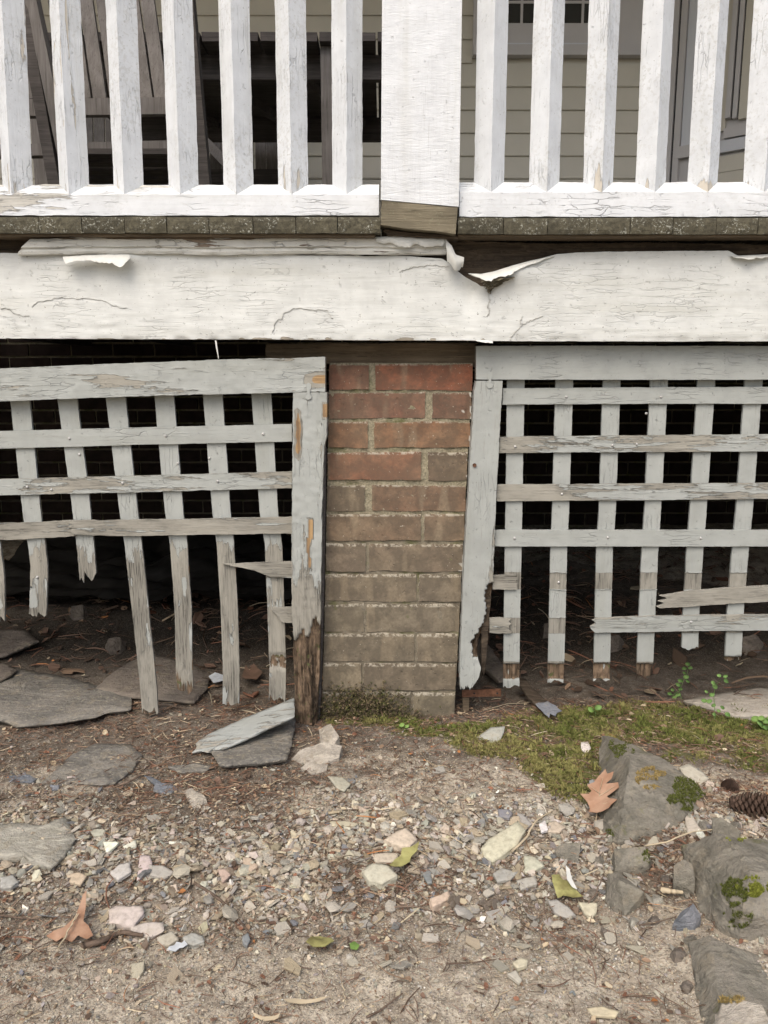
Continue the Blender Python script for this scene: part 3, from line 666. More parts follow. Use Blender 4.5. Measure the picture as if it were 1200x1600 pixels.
# ================================================================ POST AND RAILINGS
post = thing('porch_post', 'thick square white porch post with crackled paint', 'post', (.08, -.06, 1.1))
pA = at(595, 312, -.118); pB = at(717, 323, -.118); pT = at(597, 0, -.118); pU = at(722, 0, -.118)
xL0, xR0, xL1, xR1 = pA[0], pB[0], pT[0], pU[0]
zT = pT[2]; ztop = 3.3; k_ = (ztop-zT)/(zT-pA[2])
gz = np.linspace(0, 1, 260); rowsP = []
zbL, zbR = pA[2], pB[2]
us = np.linspace(0, 1, 22)
def pxz(u, s):
    zb = zbL+(zbR-zbL)*u; z = zb+(ztop-zb)*s; f = (z-pA[2])/(zT-pA[2])
    l = xL0+(xL1-xL0)*min(f, 1.0); r_ = xR0+(xR1-xR0)*min(f, 1.0); return l+(r_-l)*u, z
FP = np.array([[(*pxz(u, s*s), ) for u in us] for s in gz]); FP = np.stack([FP[..., 0], np.full(FP.shape[:2], -.118), FP[..., 1]], -1)
FP[..., 1] += .0007*fbm(FP[..., 0]*50, FP[..., 2]*350, 4, 3)
BP = FP.copy(); BP[..., 1] = .03
g = G(); g.sheet(FP, True); g.sheet(BP, False, True); g.sheet(np.stack([FP[:, 0], BP[:, 0]], 1), False, True); g.sheet(np.stack([FP[:, -1], BP[:, -1]], 1)); g.sheet(np.stack([FP[0], BP[0]], 1)); g.sheet(np.stack([FP[-1], BP[-1]], 1))
g.build('shaft', M['post'], post)

def railing(label, xa, xb, ybot, yfr, ytop, group, bal, ext):
    zb = at(600, ybot, -.10)[2]; zf = at(600, yfr, -.10)[2]; zt = at(600, ytop, -.070)[2]
    t = thing('porch_railing', label, 'railing', ((xa+xb)/2, -.07, zb), group)
    y0 = -.07                                              # section origin
    sec = [(.030, zb-zb), (.030, zf-zb), (.000, zt-zb), (-.045, zt-zb), (-.045, 0)]
    wr = (lambda s: .36*sst(1.62, 1.40, s)+.12*vn(s*9, s*0+2, 3)+.04) if 'left' in group else (lambda s: .04+.1*vn(s*9, s*0+5, 3))
    sweep('bottom_rail', (xa, y0, zb), (xb, y0, zb), sec, M['rail_h'], t, step=.004, noise=.0014, wear=lambda s: np.clip(wr(s), 0, 1))
    sweep('top_rail', (xa, y0, 1.96), (xb, y0, 1.96), rect(.09, .05), M['rail_h'], t, step=.2)
    for i, (xt, xbm, wv) in enumerate(bal):
        p0 = at(xbm, 296, -.070); p1 = at(xt, 0, -.070); p0[2] -= .03; d = (p1-p0)/(p1[2]-p0[2]); P1 = p0+d*(1.96-p0[2])
        h = .0300
        sweep('baluster', p0, P1, [(0, -h), (h, 0), (0, h), (-h, 0)], M['rail_v'], t, step=.006, noise=.0010, wear=lambda s, wv=wv: np.clip(wv[0]+wv[1]*sst(wv[2], .02, s), 0, 1), color=(1, 1, 1))
    for x in ext:
        sweep('baluster', (x, -.07, zb), (x, -.07, 1.96), [(0, -.03), (.03, 0), (0, .03), (-.03, 0)], M['rail_v'], t, step=.1)
    return t
xl592 = at(592, 320, -.10)[0]; xr718 = at(718, 320, -.10)[0]
balL = [(14, 27, (.20, .15, .12)), (101, 116, (.24, .1, .2)), (189, 201, (.1, .15, .08)), (276.5, 287, (.05, .2, .06)), (365, 373, (.08, .2, .05)), (453.5, 458, (.12, .22, .14)), (542, 542.5, (.0, .1, .04))]
balR = [(770.5, 764, (.05, .1, .05)), (858.5, 850, (.0, .1, .05)), (945, 934, (.02, .36, .14)), (1029.5, 1016, (.02, .42, .13)), (1115, 1097, (.02, .55, .07)), (1202, 1184, (.03, .36, .08))]
x1b = at(27, 290, -.07)[0]
railing('white railing left of the thick post with flaking paint on its bottom rail', -1.9, xl592, 336.5, 304, 288.5, 'left railing', balL, [x1b-.116*i for i in range(1, 9)])
x2b = at(1184, 290, -.07)[0]
railing('white railing right of the thick post with balusters cracked at their feet', xr718, 1.9, 338.5, 300.5, 284.5, 'right railing', balR, [x2b+.116*i for i in range(1, 8)])
for o in COL.objects:
    if 'group' in o.keys() and o['group'] in ('left railing', 'right railing'): o['group'] = 'porch railings'

# ================================================================ LATTICE PANELS
zb2 = lambda *b: (lambda px, py: np.maximum.reduce([sst(a-1.2, a+1.2, py)*sst(c+1.2, c-1.2, py)*m for a, c, m in b]))
def nails(par, pts, Y):
    for (x, y) in pts:
        p = at(x, y, Y); V = [p+(0, -.0014, 0)]; m = 7
        for k in range(m): a = 2*math.pi*k/m; V.append(p+(.0030*math.cos(a), -.0004, .0030*math.sin(a)))
        for k in range(m): a = 2*math.pi*k/m; V.append(p+(.0030*math.cos(a), .002, .0030*math.sin(a)))
        mk('nail', V, [(0, 1+k, 1+(k+1) % m) for k in range(m)]+[(1+k, 8+k, 8+(k+1) % m, 1+(k+1) % m) for k in range(m)], M['nail'], par, smooth=True)
ll = thing('lattice_panel', 'sagging grey lattice panel left of the brick pier with slats broken off below', 'lattice panel', (-.55, -.03, .1), 'lattice panels under the porch')
yL = -.052
TRA = [(-620, 599), (-60, 578), (150, 569), (330, 562), (508, 557)]; TRB = [(-620, 652), (-60, 630), (150, 621.5), (300, 617), (508, 612.5)]
def tw(px, py): return .22+.22*fbm(px*.012, py*.10, 3, 12)+2.*sst(470, 500, px)*sst(580, 590, py)*sst(604, 596, py)
ribbon('top_rail', TRA, TRB, yL, .030, M['lat_h'], ll, cols=16, step=.004, disp=.0014, edge=.0012, wear=lambda px, py: np.clip(tw(px, py), 0, 2), label='thick top rail with paint cracked along the grain')
SLA = [(457.5, 613), (457, 680), (455.5, 800), (455, 900), (455.5, 960), (457, 1000), (459, 1050), (460, 1100), (461, 1140), (464, 1166)]
SLB = [(511, 613), (510.5, 680), (506.5, 700), (503.5, 800), (502, 900), (501, 960), (500, 1000), (499, 1050), (498, 1090), (496, 1120), (493, 1166)]
def srot(px, py):
    e = 985+22*fbm(px*.11, py*0, 3, 14)*2
    return sst(e-3, e+3, py)*1.0
def swear(px, py):
    a = .22+.22*fbm(px*.16, py*.012, 3, 71)+.75*sst(840, 985, py)
    a = np.maximum(a, 2.2*sst(0, 1, (1-np.abs(px-466)/9+.2*vn(py*.1, px*.1, 2)))*sst(634, 650, py)*sst(728, 700, py))
    a = np.maximum(a, 2.2*(np.abs(px-484-1.5*vn(py*.06, py*0, 2)) < 4)*sst(806, 815, py)*sst(862, 840, py))
    a = np.maximum(a, 2.2*(np.abs(px-483-2*vn(py*.05, py*0, 3)) < 2)*sst(840, 850, py)*sst(900, 880, py))
    a = np.maximum(a, 2.0*(px > 504)*sst(628, 632, py)*sst(656, 650, py))
    return np.clip(a, 0, 2.2)
ribbon('stile', SLA, SLB, yL+.001, .045, M['lat_v'], ll, cols=20, step=.0035, disp=.0016, edge=.0016, rag=(0, .03), wear=swear, rot=srot, label='peeling stile rotted brown at its foot')
ribbon('batten', [(503, 700), (500, 900), (499, 1000), (494, 1160)], [(509.5, 700), (506.5, 900), (504, 1000), (500, 1120)], -.018, .03, M['teakd'], ll, cols=3, step=.01, label='dark strip behind the stile')
def hsl(par, a, b, Y, w=0, rag=(0, 0), st=1, **k):
    return ribbon('horizontal_slat', a, b, Y, .0065, M['lat_h'], par, cols=8, rag=rag, color=(1-w, 1, 1), disp=.0006+.0012*w, edge=.0005+.001*w, **k)
hsl(ll, [(-620, 690), (0, 673.5), (228, 667.5), (456, 662.5)], [(-620, 722), (0, 701), (228, 695), (456, 690)], -.030, .05)
hsl(ll, [(-620, 765), (0, 748.5), (228, 743), (456, 736.5)], [(-620, 798), (0, 774), (228, 769), (456, 763)], -.030, .45)
hsl(ll, [(-620, 832), (0, 817), (60, 816), (118, 812)], [(-620, 864), (0, 844.5), (60, 842), (120, 838)], -.030, .72, rag=(0, .01))
hsl(ll, [(105, 813), (200, 812), (300, 810.5), (456, 807.5)], [(107, 836), (200, 838), (300, 836), (456, 834)], -.0335, .70, rag=(.012, 0))
hsl(ll, [(345, 880), (356, 881), (400, 879), (430, 878), (456, 877.5)], [(352, 884), (375, 887), (398, 892), (424, 902), (456, 903)], -.031, .75, rag=(.018, 0), label='broken slat end split to a point')
hsl(ll, [(420, 951), (456, 948)], [(440, 973), (456, 974)], -.031, .8, rag=(.008, 0), label='short broken slat stub')
def vsl(par, a, b, Y, w=0, rag=.01, wear=None, rot=None, step=.004, **k):
    return ribbon('vertical_slat', a, b, Y, .0065, M['lat_v'], par, cols=10, rag=(0, rag), color=(1-w, 1, 1), disp=.0006+.0010*w, edge=.0006+.0016*w, wear=wear, rot=rot, step=step, **k)
def cw(pts, ww):                                            # centre line and widths to the two edges
    return [(x-ww(y)/2, y) for x, y in pts], [(x+ww(y)/2, y) for x, y in pts]
wL = lambda y: np.interp(y, [600, 800, 850, 1100], [31, 29, 27.5, 26])
lowwear = lambda s=0: (lambda px, py: np.clip(.44*sst(835+s, 880+s, py)+.55*fbm(px*.09, py*.022, 3, 12+s)*sst(835, 860, py)+.45*sst(878, 886, py)*sst(905, 896, py)+.45*sst(948, 954, py)*sst(975, 968, py)+.5*sst(1028, 1033, py)*sst(1052, 1046, py), 0, 1.3))
VL = [([(-45, 620), (-25, 760), (-13, 850), (-7, 900), (-5, 978)], .02, .45), ([(30, 617), (51, 815), (57, 850), (61, 885), (59, 966)], .012, .3), ([(104, 616), (124, 770), (132, 840), (139, 915)], .03, .35),
      ([(180, 616), (201, 800), (208, 850), (222, 980), (232, 1075), (235, 1118)], .018, .55), ([(256, 615), (272, 800), (279, 850), (286, 950), (288, 1060), (290, 1092)], .035, .75),
      ([(332, 614), (346, 800), (352, 850), (358, 950), (361, 1040), (361, 1106)], .016, .55), ([(408, 612), (420, 800), (427, 850), (431, 950), (434, 1050), (433, 1103)], .03, .5)]
for i, (pts, rg, wv) in enumerate(VL):
    a, b = cw(pts, wL)
    f0 = lowwear(i)
    ff = (lambda px, py, f0=f0, wv=wv: f0(px, py)*(.55+wv*.7)+(.25*sst(720, 830, py)))
    rt = None
    if i == 4: rt = lambda px, py: .6*sst(1000, 1085, py)+.5*sst(.15, .5, fbm(px*.3, py*.02, 3, 3))*sst(960, 1000, py)*sst(1040, 1020, py)
    if i == 6: rt = lambda px, py: (.55+.4*fbm(px*.3, py*.2, 3, 3))*sst(1018, 1026, py)*sst(1050, 1040, py)
    vsl(ll, a, b, -.0225, .02, rg, ff, rt, rag2=None) if False else vsl(ll, a, b, -.0225, .02, rg, ff, rt)
span = at(30, 617, -.0225)[0]-at(-45, 620, -.0225)[0]; xA = at(-45, 620, -.0225)[0]
for i in range(1, 7):
    x = xA-span*i; sweep('vertical_slat', (x, -.019, at(0, 600, -.02)[2]), (x+.05, -.019, .30+.05*(i % 3)), rect(.04, .0065), M['lat_v'], ll, step=.05, up=(0, 1, 0))
nails(ll, [(108, 685), (259, 681), (411, 678), (42, 761), (80, 765), (191, 755), (340, 752), (113, 829), (269, 826), (420, 822)], -.0315)
nails(ll, [(58, 902), (278, 724), (327, 716), (124, 710)], -.024)
bpy_nail = None
# corrugated fastener joining rail and stile
def fastener(par, x, y, Y, s=1):
    pts = [(-3.5, -12), (0, -14), (4, -12), (4, -5), (2.2, -2), (2.2, 4), (5, 7), (4, 11), (-1, 13), (-5, 10), (-4, 6), (-2.2, 4), (-2.2, -2), (-3.6, -5)]
    V = [at(x+a*s, y+b*s, Y-.0018) for a, b in pts]+[at(x+a*s, y+b*s, Y+.001) for a, b in pts]; m = len(pts)
    mk('metal_fastener', V, [tuple(range(m))]+[(i, (i+1) % m, m+(i+1) % m, m+i) for i in range(m)], M['lat_v'], par)
fastener(ll, 482, 612, yL)

lr = thing('lattice_panel', 'straighter grey lattice panel right of the pier with bare squares on its slats', 'lattice panel', (.75, -.02, .1), 'lattice panels under the porch')
yR = -.030
ribbon('top_rail', [(744, 540.5), (900, 540), (1260, 540.5), (1800, 541)], [(744, 593), (900, 593.5), (1260, 593.5), (1800, 594)], yR, .024, M['lat_h'], lr, cols=12, step=.005, disp=.0006, edge=.0005, wear=lambda px, py: .0*px)
RLA = [(744, 595), (741, 610), (731, 775), (724, 900), (720, 1000), (718, 1050), (718, 1078)]
RLB = [(785.5, 595), (785, 605), (776, 770), (771, 900), (770, 930), (767, 960), (757, 980), (749, 1005), (747, 1030), (752, 1042), (745, 1066), (738, 1078)]
def rrot(px, py):
    e = np.interp(py, [900, 915, 930, 960, 985, 1005, 1028, 1034], [790, 762, 758, 759, 750, 736, 740, 790])
    return 1.2*(px > e+2.5*vn(py*.3, px*0, 4))*sst(905, 920, py)*(py < 1034)
ribbon('stile', RLA, RLB, yR+.001, .030, M['lat_v'], lr, cols=26, step=.003, disp=.0006, edge=.0012, rag=(0, .012), rot=rrot, wear=lambda px, py: np.clip(.32*sst(756, 766, px)*sst(650, 860, py)+.25*sst(1030, 1060, py), 0, 1), dispf=lambda px, py: -.008*sst(1025, 1060, py)*sst(725, 755, px)+.012*rrot(px, py), label='stile with a rotted brown hollow near its foot')
ribbon('stile_backing', [(752, 940), (752, 1060)], [(768, 930), (758, 1055)], yR+.014, .02, M['rotw'], lr, cols=6, step=.004, disp=.004, edge=.002, rag=(0, .02), label='rotten wood inside the split stile')
fastener(lr, 765.5, 594, yR)
H = lambda a, b, **k: hsl(lr, a, b, -.016, **k)
hsl(lr, [(786, 606.5), (1000, 605), (1260, 604), (1800, 603)], [(785, 632.5), (1000, 631), (1260, 631), (1800, 632)], -.016, .04)
hsl(lr, [(781, 682), (1000, 680), (1260, 678), (1800, 678)], [(780, 708), (1000, 706.5), (1260, 705), (1800, 706)], -.016, .50)
hsl(lr, [(777, 757), (950, 756), (1100, 755), (1260, 754), (1800, 753)], [(776, 783.5), (950, 782), (1100, 781), (1260, 778.5), (1800, 779)], -.016, .55)
hsl(lr, [(774, 828), (1000, 828), (1260, 828), (1800, 828)], [(773, 854), (1000, 854), (1260, 854), (1800, 854)], -.016, .06)
hsl(lr, [(770, 899), (790, 897), (812, 896)], [(770, 921), (790, 922), (813, 922)], -.0165, .8, rag=(0, .010), label='short slat stub left on the stile')
hsl(lr, [(765, 966), (785, 965), (803, 968)], [(765, 989), (785, 991), (803, 991)], -.0165, .65, rag=(0, .014), label='short slat stub with a rotten knot')
hsl(lr, [(1026, 931), (1080, 923), (1140, 918), (1260, 912), (1800, 896)], [(1024, 951), (1080, 948), (1140, 944), (1260, 937), (1800, 922)], -.017, .85, rag=(.022, 0), label='splintered grey slat broken at its left end')
hsl(lr, [(922, 966), (1000, 963), (1100, 961), (1260, 960), (1800, 960)], [(918, 989), (1000, 988), (1100, 986), (1260, 985), (1800, 985)], -.017, .30, rag=(.018, 0), label='lowest slat broken at its left end')
bands = lambda px, py: np.maximum.reduce([1.2*sst(894, 895.5, py)*sst(922, 920.5, py), 1.2*sst(964, 965.5, py)*sst(990, 988.5, py), 1.2*sst(1033, 1035, py)*sst(1062, 1060, py)])
VR = [[(806, 594), (803, 800), (802, 850), (799.5, 1000), (799, 1077)], [(882, 594), (876, 800), (873.5, 850), (870, 1000), (868, 1069)], [(956, 594), (949, 800), (945, 855), (941.5, 1000), (940, 1066)],
      [(1030, 594), (1020, 800), (1016, 855), (1009.5, 1000), (1007, 1060)], [(1104, 594), (1091, 800), (1086, 860), (1080, 960), (1078, 1017)], [(1178, 594), (1163, 800), (1157, 860), (1149, 960), (1145.5, 1035)], [(1252, 594), (1236, 800), (1230, 860), (1218, 1030)]]
for i, pts in enumerate(VR):
    a, b = cw(pts, lambda y: np.interp(y, [600, 800, 1060], [28, 26.5, 25.5]))
    if i == 0: b = [(x, y) for x, y in b]
    rt = (lambda px, py: .75*sst(1036, 1038, py)*sst(1064, 1058, py)+.3*sst(1058, 1066, py)) if i in (0, 1, 2, 3) else (lambda px, py: .9*sst(1024, 1028, py)) if i == 5 else None
    vsl(lr, a, b, -.0085, .0, .010, bands, rt, step=.003)
span = at(1178, 594, -.0085)[0]-at(1104, 594, -.0085)[0]; xA = at(1252, 594, -.0085)[0]
for i in range(1, 7): sweep('vertical_slat', (xA+span*i, -.005, at(0, 590, -.01)[2]), (xA+span*i, -.005, .12), rect(.04, .0065), M['lat_v'], lr, step=.05, up=(0, 1, 0))
# lips of old paint round the bare squares
for (i, yb) in [(i, y) for i in range(6) for y in (894.5, 921.5, 964.5, 990)]:
    pts = VR[i]; xc = np.interp(yb, [p[1] for p in pts], [p[0] for p in pts]); ww = 13.6
    if (i == 0 and True) or R.random() < .12: continue
    if yb > 960 and i in (2, 3, 4, 5): continue
    if i in (4, 5) and yb > 915: continue
    tube('paint_ridge', [at(xc+(u-.5)*2*ww, yb+R.uniform(-1.0, 1.0), -.0088-R.uniform(.0004, .0012)) for u in np.linspace(0, 1, 8)], [.0006+R.uniform(0, .0006) for _ in range(8)], M['lat_v'], lr, seg=5)
nails(lr, [(885, 620), (1033, 620), (805, 698), (957, 696), (878, 772), (995, 694), (804, 841), (1095, 841), (950, 840), (1080, 972)], -.0172)
nails(lr, [(873, 910), (1010, 646), (947, 618)], -.010)
ob = tube('screw_head', [at(741.5, 727, yR-.002), at(741.5, 727, yR+.004)], .0045, M['rust'], lr, seg=10)

# ================================================================ HOUSE BEHIND THE PORCH
YW = 2.3
house = thing('house_wall', 'beige vinyl sided house wall behind the porch with a window', 'house wall', (0, YW, 1.09))
zl = [at(800, y, YW)[2] for y in (280, 243.5, 207.5, 171.5, 136, 100, 63)]
ex = (zl[-1]-zl[0])/6; zs = zl[0]-ex*6
xw0, xw1 = at(738, 60, YW)[0], at(1012, 60, YW)[0]; zw0 = at(800, 92, YW)[2]; zw1 = 3.15
for i in range(23):
    a = zs+ex*i; b = a+ex
    segs = [(-4.2, 1.75)]
    if b > zw0 and a < zw1: segs = [(-4.2, xw0), (xw1, 1.75)]
    for (p, q) in segs:
        pr = [(0, a), (-.013, a), (-.0145, a+.004), (-.0125, a+.012), (-.004, b), (0, b)]
        pr = [(YW+d, z) for d, z in pr]
        V = [(x, y, z) for x in (p, q) for y, z in pr]; m = len(pr)
        mk('siding_board', V, [(k, (k+1) % m, m+(k+1) % m, m+k) for k in range(m)]+[tuple(range(m)), tuple(range(2*m-1, m-1, -1))], M['siding'], house)
box('wall_core', -4.2, 2.6, YW+.001, YW+.2, 1.08, 5.0, M['siding'], house)
win = box('window', xw0+.02, xw1-.02, YW-.004, YW+.001-.0005, zw0+.02, zw1, M['gasket'], house)
def wr(n, x0, x1, z0, z1, y0, y1, m): return box(n, x0, x1, y0, y1, z0, z1, m, win)
zA = at(800, 76, YW)[2]
wr('sill', xw0, xw1, zw0, zA, YW-.05, YW-.0045, M['trimg'])
wr('frame', xw0, xw0+.045, zA, zw1, YW-.04, YW-.0045, M['trimg']); wr('frame', at(963, 40, YW)[0], xw1, zA, zw1, YW-.04, YW-.0045, M['trimg'])
gx0, gx1 = at(792, 40, YW)[0], at(950, 40, YW)[0]; gz0 = at(800, 57, YW)[2]; gzs = at(800, 70, YW)[2]
wr('frame', xw0+.045, gx0, zA, zw1, YW-.025, YW-.0045, M['trimg']); wr('frame', gx1, at(963, 40, YW)[0], zA, zw1, YW-.025, YW-.0045, M['trimg'])
wr('sash', gx0, gx1, zA, gzs, YW-.022, YW-.0045, M['trimb']); wr('sash', gx0, gx1, gzs, gz0, YW-.014, YW-.0045, M['trimg'])
wr('pane', gx0, gx1, gz0, zw1, YW-.010, YW-.0045, M['glass'])
zg = at(800, 38, YW)[2]; zh = at(800, 5, YW)[2]
wr('sill_reveal', gx0, gx1, gz0, zg, YW-.0125, YW-.0105, M['trimg'])
for k in range(5): xx = gx0+(gx1-gx0)*(k+.7)/5; wr('muntin', xx-.006, xx+.006, zg, zw1, YW-.012, YW-.0102, M['trimg'])
wr('muntin', gx0, gx1, zh-.006, zh+.006, YW-.0119, YW-.0103, M['trimg'])
# the angled wall with glazed unit and door panel
W0 = at(1044, 150, YW-.02); dW = np.array([.76, -.65, 0]); nW = np.array([-.65, -.76, 0])
bay = thing('angled_wall', 'angled bay wall at the right with pale panels and a narrow dark window', 'bay wall', W0*np.array([1, 1, 0])+np.array([0, 0, 1.09]))
def sz(px, py): p = hit(px, py, W0, nW); return float(np.dot(p-W0, dW)), float(p[2])
def wb(n, px0, px1, py0, py1, d0, d1, m, par=None, pref=150):
    s0 = sz(px0, pref)[0]; s1 = sz(px1, pref)[0]; pm = (px0+px1)/2
    z0 = sz(pm, py1)[1] if py1 is not None else 1.09; z1 = sz(pm, py0)[1] if py0 is not None else 3.3
    V = [W0*np.array([1, 1, 0])+dW*s+nW*d+np.array([0, 0, z]) for s in (s0, s1) for d in (d0, d1) for z in (z0, z1)]
    return mk(n, V, [(0, 1, 3, 2), (4, 6, 7, 5), (0, 4, 5, 1), (2, 3, 7, 6), (0, 2, 6, 4), (1, 5, 7, 3)], m, par or bay)
wb('wall_core', 1046, 1330, None, None, -.10, 0, M['trimg'])
wb('corner_trim', 1044, 1057, None, None, 0, .03, M['trimg']); wb('corner_bead', 1057.5, 1060, None, None, 0, .020, M['gasket'])
wb('corner_trim', 1060, 1069, None, None, 0, .026, M['trimg'])
wb('pale_panel', 1070, 1112, None, 226, 0, .012, M['trimb'])
wb('sill', 1064, 1112, 226.5, 245, 0, .03, M['trimg'])
wb('jamb', 1112.5, 1121, None, None, 0, .024, M['trimg']); wb('jamb', 1121.5, 1138, None, 206, 0, .016, M['siding'])
for a, b, d, m in ((1138.5, 1146, .03, 'trimg'), (1146, 1149, .012, 'gasket'), (1149, 1156, .026, 'trimg'), (1156, 1158.5, .010, 'gasket'), (1158.5, 1177, .022, 'siding')): wb('window_jamb', a, b, None, 186, 0, d, M[m])
wb('dark_pane', 1178, 1300, None, 150, 0, .010, M['glass']); wb('window_sash', 1178, 1300, 151, 186, 0, .022, M['trimg'])
wb('window_sill', 1138.5, 1300, 187, 203, 0, .035, M['trimg']); wb('lower_rail', 1121.5, 1300, 207, 226, 0, .028, M['trimb'])
wb('corner_post', 1121.5, 1128, 226.5, None, 0, .028, M['trimg'])
for i in range(7): wb('siding_board', 1128.5, 1300, 230+i*27, 256+i*27, 0, .012+.002*(i % 2), M['siding'])
# roof over the porch
pr_ = thing('porch_roof', 'flat porch roof and ceiling above the railing', 'porch roof', (0, 1, 3.3))
box('ceiling', -4.2, 4.2, -.35, 2.3, 3.30, 3.34, M['ceil'], pr_); box('roof_deck', -4.2, 4.2, -.5, 2.5, 3.345, 3.5, M['teakd'], pr_)
# foundation
fw = thing('foundation_wall', 'dark brick foundation wall in the gloom under the porch', 'foundation wall', (0, 2.31, 0))
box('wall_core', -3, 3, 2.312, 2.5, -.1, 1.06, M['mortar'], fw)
for (xx) in (-2.15, 2.05): box('added_side_wall', xx, xx+.1, -.0, 2.3, -.1, 1.03, M['mortar'], fw)  # unseen end walls, added to keep daylight out from under the porch
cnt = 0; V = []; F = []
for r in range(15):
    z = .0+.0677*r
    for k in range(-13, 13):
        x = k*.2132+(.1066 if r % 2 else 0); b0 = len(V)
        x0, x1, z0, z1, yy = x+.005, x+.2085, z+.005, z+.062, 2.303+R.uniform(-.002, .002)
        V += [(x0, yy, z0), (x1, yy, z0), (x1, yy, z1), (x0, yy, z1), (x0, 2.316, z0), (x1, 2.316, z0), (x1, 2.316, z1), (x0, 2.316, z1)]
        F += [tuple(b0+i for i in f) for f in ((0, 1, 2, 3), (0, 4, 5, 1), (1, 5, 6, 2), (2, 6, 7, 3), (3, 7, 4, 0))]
tag(mk('brickwork', V, F, plain('shade_dark_brick', (.045, .030, .024), .9, .5), fw, color=(.07, .035, .025)), kind='stuff')  # brick colour taken near black to stand in for the under-porch shade

# ================================================================ PORCH FURNITURE
ch = thing('slatted_chair', 'weathered grey slatted wooden chair leaning back behind the left railing', 'chair', (-.45, .5, 1.09))
def bar(n, a, b, wd, dp, m, par, st=.08): return sweep(n, a, b, rect(wd, dp), M[m], par, step=st, noise=.0006, up=(0, 1, 0))
Yb, Yt = .55, .62
for xb in (22, 47, 72, 108, 133, 157, 183, 206, 229, 253):
    a = at(xb, 156, Yb); b = at(xb-22, 0, Yt); d = (b-a); bar('back_slat', a, a+d*1.7, .036, .012, 'teak', ch)
bar('back_rail', at(-14, 171, Yb-.012), at(268, 167, Yb-.012), .042, .024, 'teak', ch); bar('seat_rail', at(-16, 238, Yb-.03), at(268, 231, Yb-.03), .030, .03, 'teak', ch)
for xa, xbm, yy, yb, w_, m_ in ((36, 88, 0, 290, .030, 'teakd'), (51, 108, 0, 270, .030, 'teak'), (293, 319, 0, 290, .036, 'teakd')):
    a = at(xa, yy, Yb-.05); b = at(xbm, yb, Yb-.06); d = b-a; bar('leg', a-d*.4, a+d*(1.45 if m_ != 'x' else 1), w_, .035, m_, ch)
for k in range(7): bar('seat_slat', at(100, 240+k*5, Yb-.04+k*.001)+np.array([0, k*.055, 0]), at(266, 240+k*5, Yb-.04)+np.array([0, k*.055, 0]), .014, .045, 'teakd', ch)
tb = thing('slatted_table', 'dark weathered slatted wooden table behind the left railing', 'table', (-.3, 1.3, 1.09))
Y0, Y1 = .95, 1.80; z1_, z0_ = at(400, 50, Y0)[2], at(400, 64, Y0)[2]
js = [at(x, 55, Y0)[0] for x in (37, 129, 221, 313, 405, 497, 588, 680)]
for a, b in zip(js[:-1], js[1:]): box('table_board', a+.004, b-.004, Y0, Y1, z0_, z1_, M['teakd'], tb, jit=.001)
box('apron', js[0]+.05, js[-1]-.05, Y0+.10, Y0+.13, at(400, 124, Y0+.1)[2], z0_-.002, M['teakd'], tb)
box('apron', js[0]+.05, js[-1]-.05, Y1-.13, Y1-.10, z0_-.09, z0_-.002, M['teakd'], tb)
for x in (513, 60): xx = at(x, 150, Y0+.06)[0]; box('leg', xx-.022, xx+.022, Y0+.035, Y0+.085, 1.09, z0_-.002, M['teak'], tb); box('leg', xx-.022, xx+.022, Y1-.09, Y1-.04, 1.09, z0_-.002, M['teak'], tb)
for k in range(4): bar('brace', (js[0]+.2+k*.3, Y0+.13, z0_-.03), (js[0]+.45+k*.3, Y1-.13, z0_-.03), .03, .03, 'teakd', tb)
for nm, xs_f, lab in (('back', (337, 354, 371, 388, 408, 425, 442), 'grey slatted chair behind the table, seen between the fifth and sixth balusters'), ('b', (120, 138, 156, 174, 192), 'far grey slatted chair glimpsed under the table behind the leaning chair')):
    fc = thing('slatted_chair', lab, 'chair', at(xs_f[2], 285, 1.95)*np.array([1, 1, 0])+np.array([0, 0, 1.09]))
    for x in xs_f: bar('back_slat', at(x, 285, 1.95), at(x-2, 100, 2.02), .046, .012, 'teak', fc)
    bar('seat_rail', at(xs_f[0]-14, 277, 1.90), at(xs_f[-1]+12, 277, 1.90), .06, .03, 'teakd', fc)
    bar('back_rail', at(xs_f[0]-14, 104, 2.0), at(xs_f[-1]+12, 104, 2.0), .05, .03, 'teak', fc)
    for x in (xs_f[0]-10, xs_f[-1]+8): bar('leg', at(x, 276, 1.95), (*at(x, 276, 1.95)[:2], 1.09), .04, .04, 'teakd', fc)
bar('arm', at(322, 222, 1.2), at(360, 262, 1.0), .03, .02, 'teak', tb)

